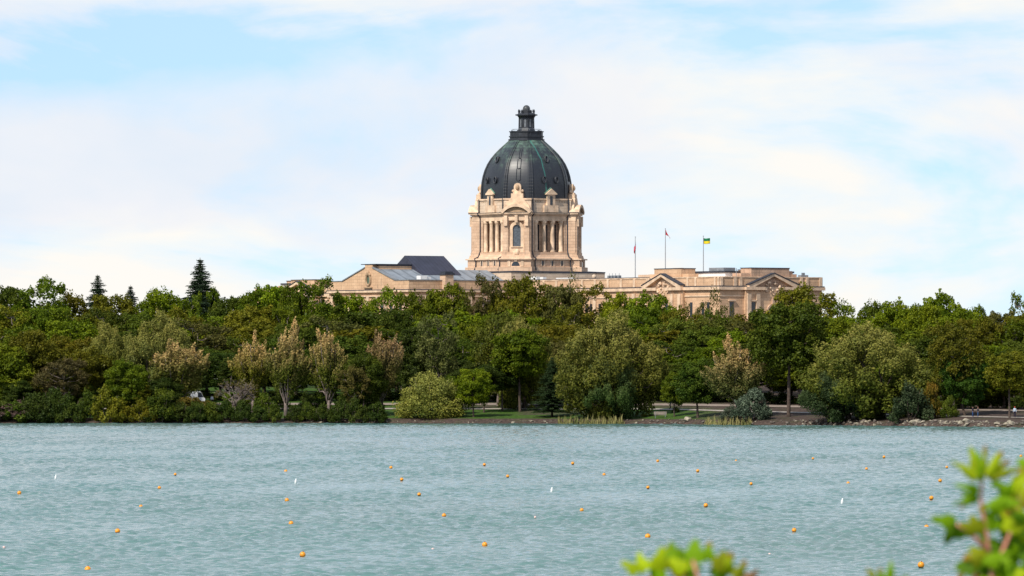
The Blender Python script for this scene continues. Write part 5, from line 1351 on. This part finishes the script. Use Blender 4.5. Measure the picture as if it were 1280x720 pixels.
# angle: 0 = leaf tip points up, positive turns the tip to the right in the picture
main_leaves = [(1222, 600, -12, 40, 22, 'y', 0), (1228, 602, 8, 44, 24, 'y', 0.02), (1224, 598, -55, 34, 20, 'y', -0.02), (1226, 612, -80, 30, 18, 'g', 0.0), (1224, 618, -125, 28, 20, 'g', 0.01),
    (1232, 600, 50, 34, 24, 'o', 0.0), (1236, 598, 72, 36, 20, 'y', 0.02), (1236, 604, 100, 24, 18, 'g', -0.02), (1230, 590, -25, 30, 22, 'g', 0.03), (1234, 596, 28, 34, 26, 'y', -0.03),
    (1198, 655, -78, 34, 24, 'g', 0), (1214, 660, -110, 34, 26, 'd', 0.02), (1196, 654, -150, 28, 26, 'd', 0.0), (1226, 628, -60, 26, 22, 'd', 0.03),
    (1240, 640, 60, 34, 30, 'g', 0.03), (1244, 630, 85, 30, 24, 'd', 0.0), (1256, 640, 20, 40, 34, 'g', 0.05), (1262, 668, 10, 44, 38, 'y', 0.0), (1270, 640, 35, 40, 34, 'g', 0.04),
    (1236, 662, -80, 36, 34, 'o', 0.0), (1250, 664, -40, 36, 32, 'g', 0.02), (1262, 660, 70, 34, 30, 'g', 0.01), (1276, 620, 5, 36, 30, 'y', 0.02), (1284, 600, 10, 34, 30, 'g', 0.05), (1286, 640, -15, 44, 36, 'g', 0.04),
    (1218, 690, -150, 40, 34, 'd', 0.0), (1230, 686, 175, 44, 36, 'd', 0.02), (1240, 692, -100, 36, 34, 'o', 0.0), (1252, 700, 150, 40, 34, 'g', 0.01), (1262, 690, 95, 40, 36, 'g', 0.02),
    (1270, 704, 30, 46, 40, 'd', 0.03), (1284, 690, -20, 46, 40, 'g', 0.04), (1264, 722, -30, 44, 40, 'g', 0.0), (1284, 724, 10, 50, 40, 'd', 0.0), (1240, 722, -40, 40, 34, 'd', 0.02), (1228, 716, -170, 30, 26, 'r', 0.02),
    (1296, 660, 30, 50, 40, 'g', 0.03), (1300, 700, 40, 50, 40, 'g', 0.02), (1276, 668, -40, 40, 36, 'd', 0.06), (1250, 652, 140, 34, 30, 'd', 0.05)]
low = []
rz_ = random.Random(4)
for _ in range(60):
    x_ = rz_.uniform(1206, 1330); y_ = rz_.uniform(622, 740)
    if x_ < 1246+rz_.uniform(-6, 10) and y_ < 700: continue
    if 1205 < x_ < 1240 and 700 < y_: x_ += 22
    low.append((x_, y_, rz_.uniform(-110, 110), rz_.uniform(24, 38), rz_.uniform(18, 30), rz_.choice('ggdoyd'), rz_.uniform(-0.06, 0.1)))
for x_, y_, a_ in ((1226, 606, -5), (1232, 598, 30), (1222, 602, -52), (1238, 600, 68), (1228, 612, -118)):
    low.append((x_, y_, a_, 38, 16, rz_.choice('yyog'), rz_.uniform(-0.03, 0.03)))
for _ in range(70): low.append((rz_.uniform(1190, 1360), rz_.uniform(740, 1250), rz_.uniform(-120, 120), rz_.uniform(34, 50), rz_.uniform(28, 40), rz_.choice('ggdo'), rz_.uniform(-0.15, 0.15)))
fg_plant('out of focus leafy shrub with pink stems filling the lower right corner', 10.0,
         [[(1262, 1960, 0), (1258, 1300, 0), (1252, 800, 0), (1240, 720, 0), (1234, 670, 0), (1226, 625, 0), (1228, 590, 0)], [(1256, 760, 0), (1250, 700, 0.02), (1272, 650, 0.03), (1282, 600, 0.05)], [(1236, 690, 0), (1215, 668, 0), (1196, 655, 0)], [(1262, 1900, 0), (1290, 1200, 0), (1292, 720, 0.02), (1290, 640, 0.03)]],
         main_leaves+low, 1260)
cl = [(800, 716, -60, 26, 22, 'y', 0), (808, 718, -20, 32, 26, 'y', 0.01), (820, 716, 15, 34, 28, 'y', 0), (834, 716, 5, 34, 26, 'o', 0.02), (848, 712, -15, 36, 30, 'g', 0), (862, 706, 10, 30, 26, 'g', 0.01), (872, 708, -5, 34, 28, 'g', 0),
      (884, 704, 8, 26, 24, 'g', 0.02), (892, 714, 30, 30, 26, 'o', 0), (904, 720, 20, 30, 26, 'y', 0.01), (918, 726, 30, 28, 20, 'o', 0), (930, 728, 50, 24, 16, 'r', 0), (842, 724, 40, 30, 26, 'r', 0.03), (866, 730, 0, 30, 30, 'g', 0.03), (876, 726, 170, 22, 20, 'r', -0.01),
      (826, 730, -20, 30, 28, 'g', 0.02), (900, 736, 0, 34, 30, 'd', 0.02), (858, 716, -50, 30, 26, 'y', -0.02)]
for _ in range(60): cl.append((rz_.uniform(790, 950), rz_.uniform(745, 1300), rz_.uniform(-120, 120), rz_.uniform(30, 46), rz_.uniform(24, 36), rz_.choice('ggdo'), rz_.uniform(-0.15, 0.15)))
fg_plant('out of focus clump of yellow green leaves at the bottom, right of centre', 9.6,
         [[(865, 1980, 0), (862, 1300, 0), (870, 800, 0), (876, 735, 0), (866, 700, 0)], [(866, 860, 0), (835, 760, 0), (812, 722, 0)], [(868, 860, 0), (905, 770, 0), (925, 728, 0)]], cl, 865)
tl = [(1094, 722, -45, 16, 12, 'o', 0), (1112, 726, 5, 24, 14, 'g', 0), (1104, 732, -10, 22, 18, 'g', 0.01), (1122, 736, 40, 22, 18, 'g', 0)]
for _ in range(40): tl.append((rz_.uniform(1060, 1160), rz_.uniform(750, 1300), rz_.uniform(-120, 120), rz_.uniform(30, 44), rz_.uniform(24, 34), rz_.choice('ggdo'), rz_.uniform(-0.12, 0.12)))
fg_plant('pair of blurred leaf tips at the bottom edge between the two larger clumps', 9.8,
         [[(1105, 1960, 0), (1108, 1300, 0), (1104, 850, 0), (1108, 730, 0)]], tl, 1105)

# ------------------------------------------------------------------ light and sky
SUN_AZ = R(218)   # direction towards the sun, clockwise from +Y: behind the camera, to its left
SUN_EL = R(47)
sd = Vector((math.sin(SUN_AZ)*math.cos(SUN_EL), math.cos(SUN_AZ)*math.cos(SUN_EL), math.sin(SUN_EL)))
sl = bpy.data.lights.new('sun', 'SUN'); sl.energy = 4.2; sl.angle = R(1.2); sl.color = (1.0, 0.93, 0.82)
so = bpy.data.objects.new('sun', sl); COL.objects.link(so); so.rotation_euler = (-sd).to_track_quat('-Z', 'Y').to_euler(); so.location = (-200, -200, 300)
w = bpy.data.worlds.new('World'); scene.world = w; w.use_nodes = True; nt = w.node_tree
bg = nt.nodes['Background']
sk = nd(nt, 'ShaderNodeTexSky'); sk.sky_type = 'NISHITA'; sk.sun_disc = False; sk.sun_elevation = SUN_EL; sk.sun_rotation = SUN_AZ
sk.air_density = 1.0; sk.dust_density = 0.6; sk.ozone_density = 1.5
tc = nd(nt, 'ShaderNodeTexCoord'); sep = nd(nt, 'ShaderNodeSeparateXYZ'); nt.links.new(tc.outputs['Generated'], sep.inputs[0])
# the clear air seen between the clouds: sample the sky a little above the horizon glow
cmb = nd(nt, 'ShaderNodeCombineXYZ'); nt.links.new(sep.outputs[0], cmb.inputs[0]); nt.links.new(sep.outputs[1], cmb.inputs[1])
nt.links.new(mth(nt, 'ADD', mth(nt, 'ABSOLUTE', sep.outputs[2]), 0.16), cmb.inputs[2]); nt.links.new(cmb.outputs[0], sk.inputs['Vector'])
def wn(sc, loc, rotz, scale, detail, rough, dist=0.0):
    mp = nd(nt, 'ShaderNodeMapping'); mp.inputs['Scale'].default_value = sc; mp.inputs['Location'].default_value = loc; mp.inputs['Rotation'].default_value = rotz
    nt.links.new(tc.outputs['Generated'], mp.inputs['Vector'])
    n = nd(nt, 'ShaderNodeTexNoise'); n.inputs['Scale'].default_value = scale; n.inputs['Detail'].default_value = detail; n.inputs['Roughness'].default_value = rough; n.inputs['Distortion'].default_value = dist
    nt.links.new(mp.outputs[0], n.inputs['Vector']); return n.outputs['Fac']
n1 = wn((1, 1, 3.2), (0.62, 0.3, 0.42), (0, R(14), 0), 16, 7, 0.55, 0.5)
n2 = wn((1, 1, 2.0), (1.7, 0.4, 0.6), (0, R(8), 0), 42, 6, 0.55, 0.3)
nn = mth(nt, 'ADD', mth(nt, 'MULTIPLY', n1, 0.75), mth(nt, 'MULTIPLY', n2, 0.25))
# one long clear streak between cloud decks, rising from left to right
ax = mth(nt, 'SUBTRACT', sep.outputs[2], mth(nt, 'MULTIPLY_ADD', sep.outputs[0], 0.10, 0.0490))
wb = mth(nt, 'MULTIPLY', mth(nt, 'SUBTRACT', n1, 0.5), 0.03)
dd_ = mth(nt, 'DIVIDE', mth(nt, 'ADD', ax, wb), 0.0052)
bnd = mth(nt, 'POWER', 2.718, mth(nt, 'MULTIPLY', mth(nt, 'MULTIPLY', dd_, dd_), -1.0))
lf = mth(nt, 'MULTIPLY_ADD', sep.outputs[0], -14.0, 0.35, clamp=True)
nn = mth(nt, 'SUBTRACT', nn, mth(nt, 'MULTIPLY', mth(nt, 'MULTIPLY', bnd, lf), 0.17))
cf = ramp(nt, nn, [(0.36, (0.12, 0.12, 0.12)), (0.455, (0.72, 0.72, 0.72)), (0.53, (1, 1, 1))])
n3 = wn((1, 1, 2.6), (0.9, 0.2, 0.3), (0, R(10), 0), 11, 5, 0.5, 0.4)
ccol = ramp(nt, n3, [(0.38, (6.7, 7.25, 8.0)), (0.48, (7.5, 7.6, 7.95)), (0.58, (8.5, 8.2, 7.7))])
# higher in the sky the cloud cover opens
hi = mth(nt, 'SUBTRACT', 1.0, mth(nt, 'MULTIPLY', mth(nt, 'MAXIMUM', sep.outputs[2], 0.0), 1.6), clamp=True)
skc = mixc(nt, 1.0, sk.outputs['Color'], (1.66, 1.74, 1.62), 'MULTIPLY')
col = mixc(nt, mth(nt, 'MULTIPLY', cf.outputs['Color'], mth(nt, 'MULTIPLY_ADD', hi, 0.7, 0.3)), skc, ccol.outputs['Color'])
nt.links.new(col, bg.inputs['Color']); bg.inputs['Strength'].default_value = 0.1

scene.view_settings.view_transform = 'Standard'; scene.view_settings.look = 'None'
scene.view_settings.exposure = 0.25; scene.view_settings.gamma = 1.0
scene.render.engine = 'CYCLES'
scene.cycles.max_bounces = 6; scene.cycles.diffuse_bounces = 3; scene.cycles.transmission_bounces = 3
print('objects', len(bpy.data.objects))
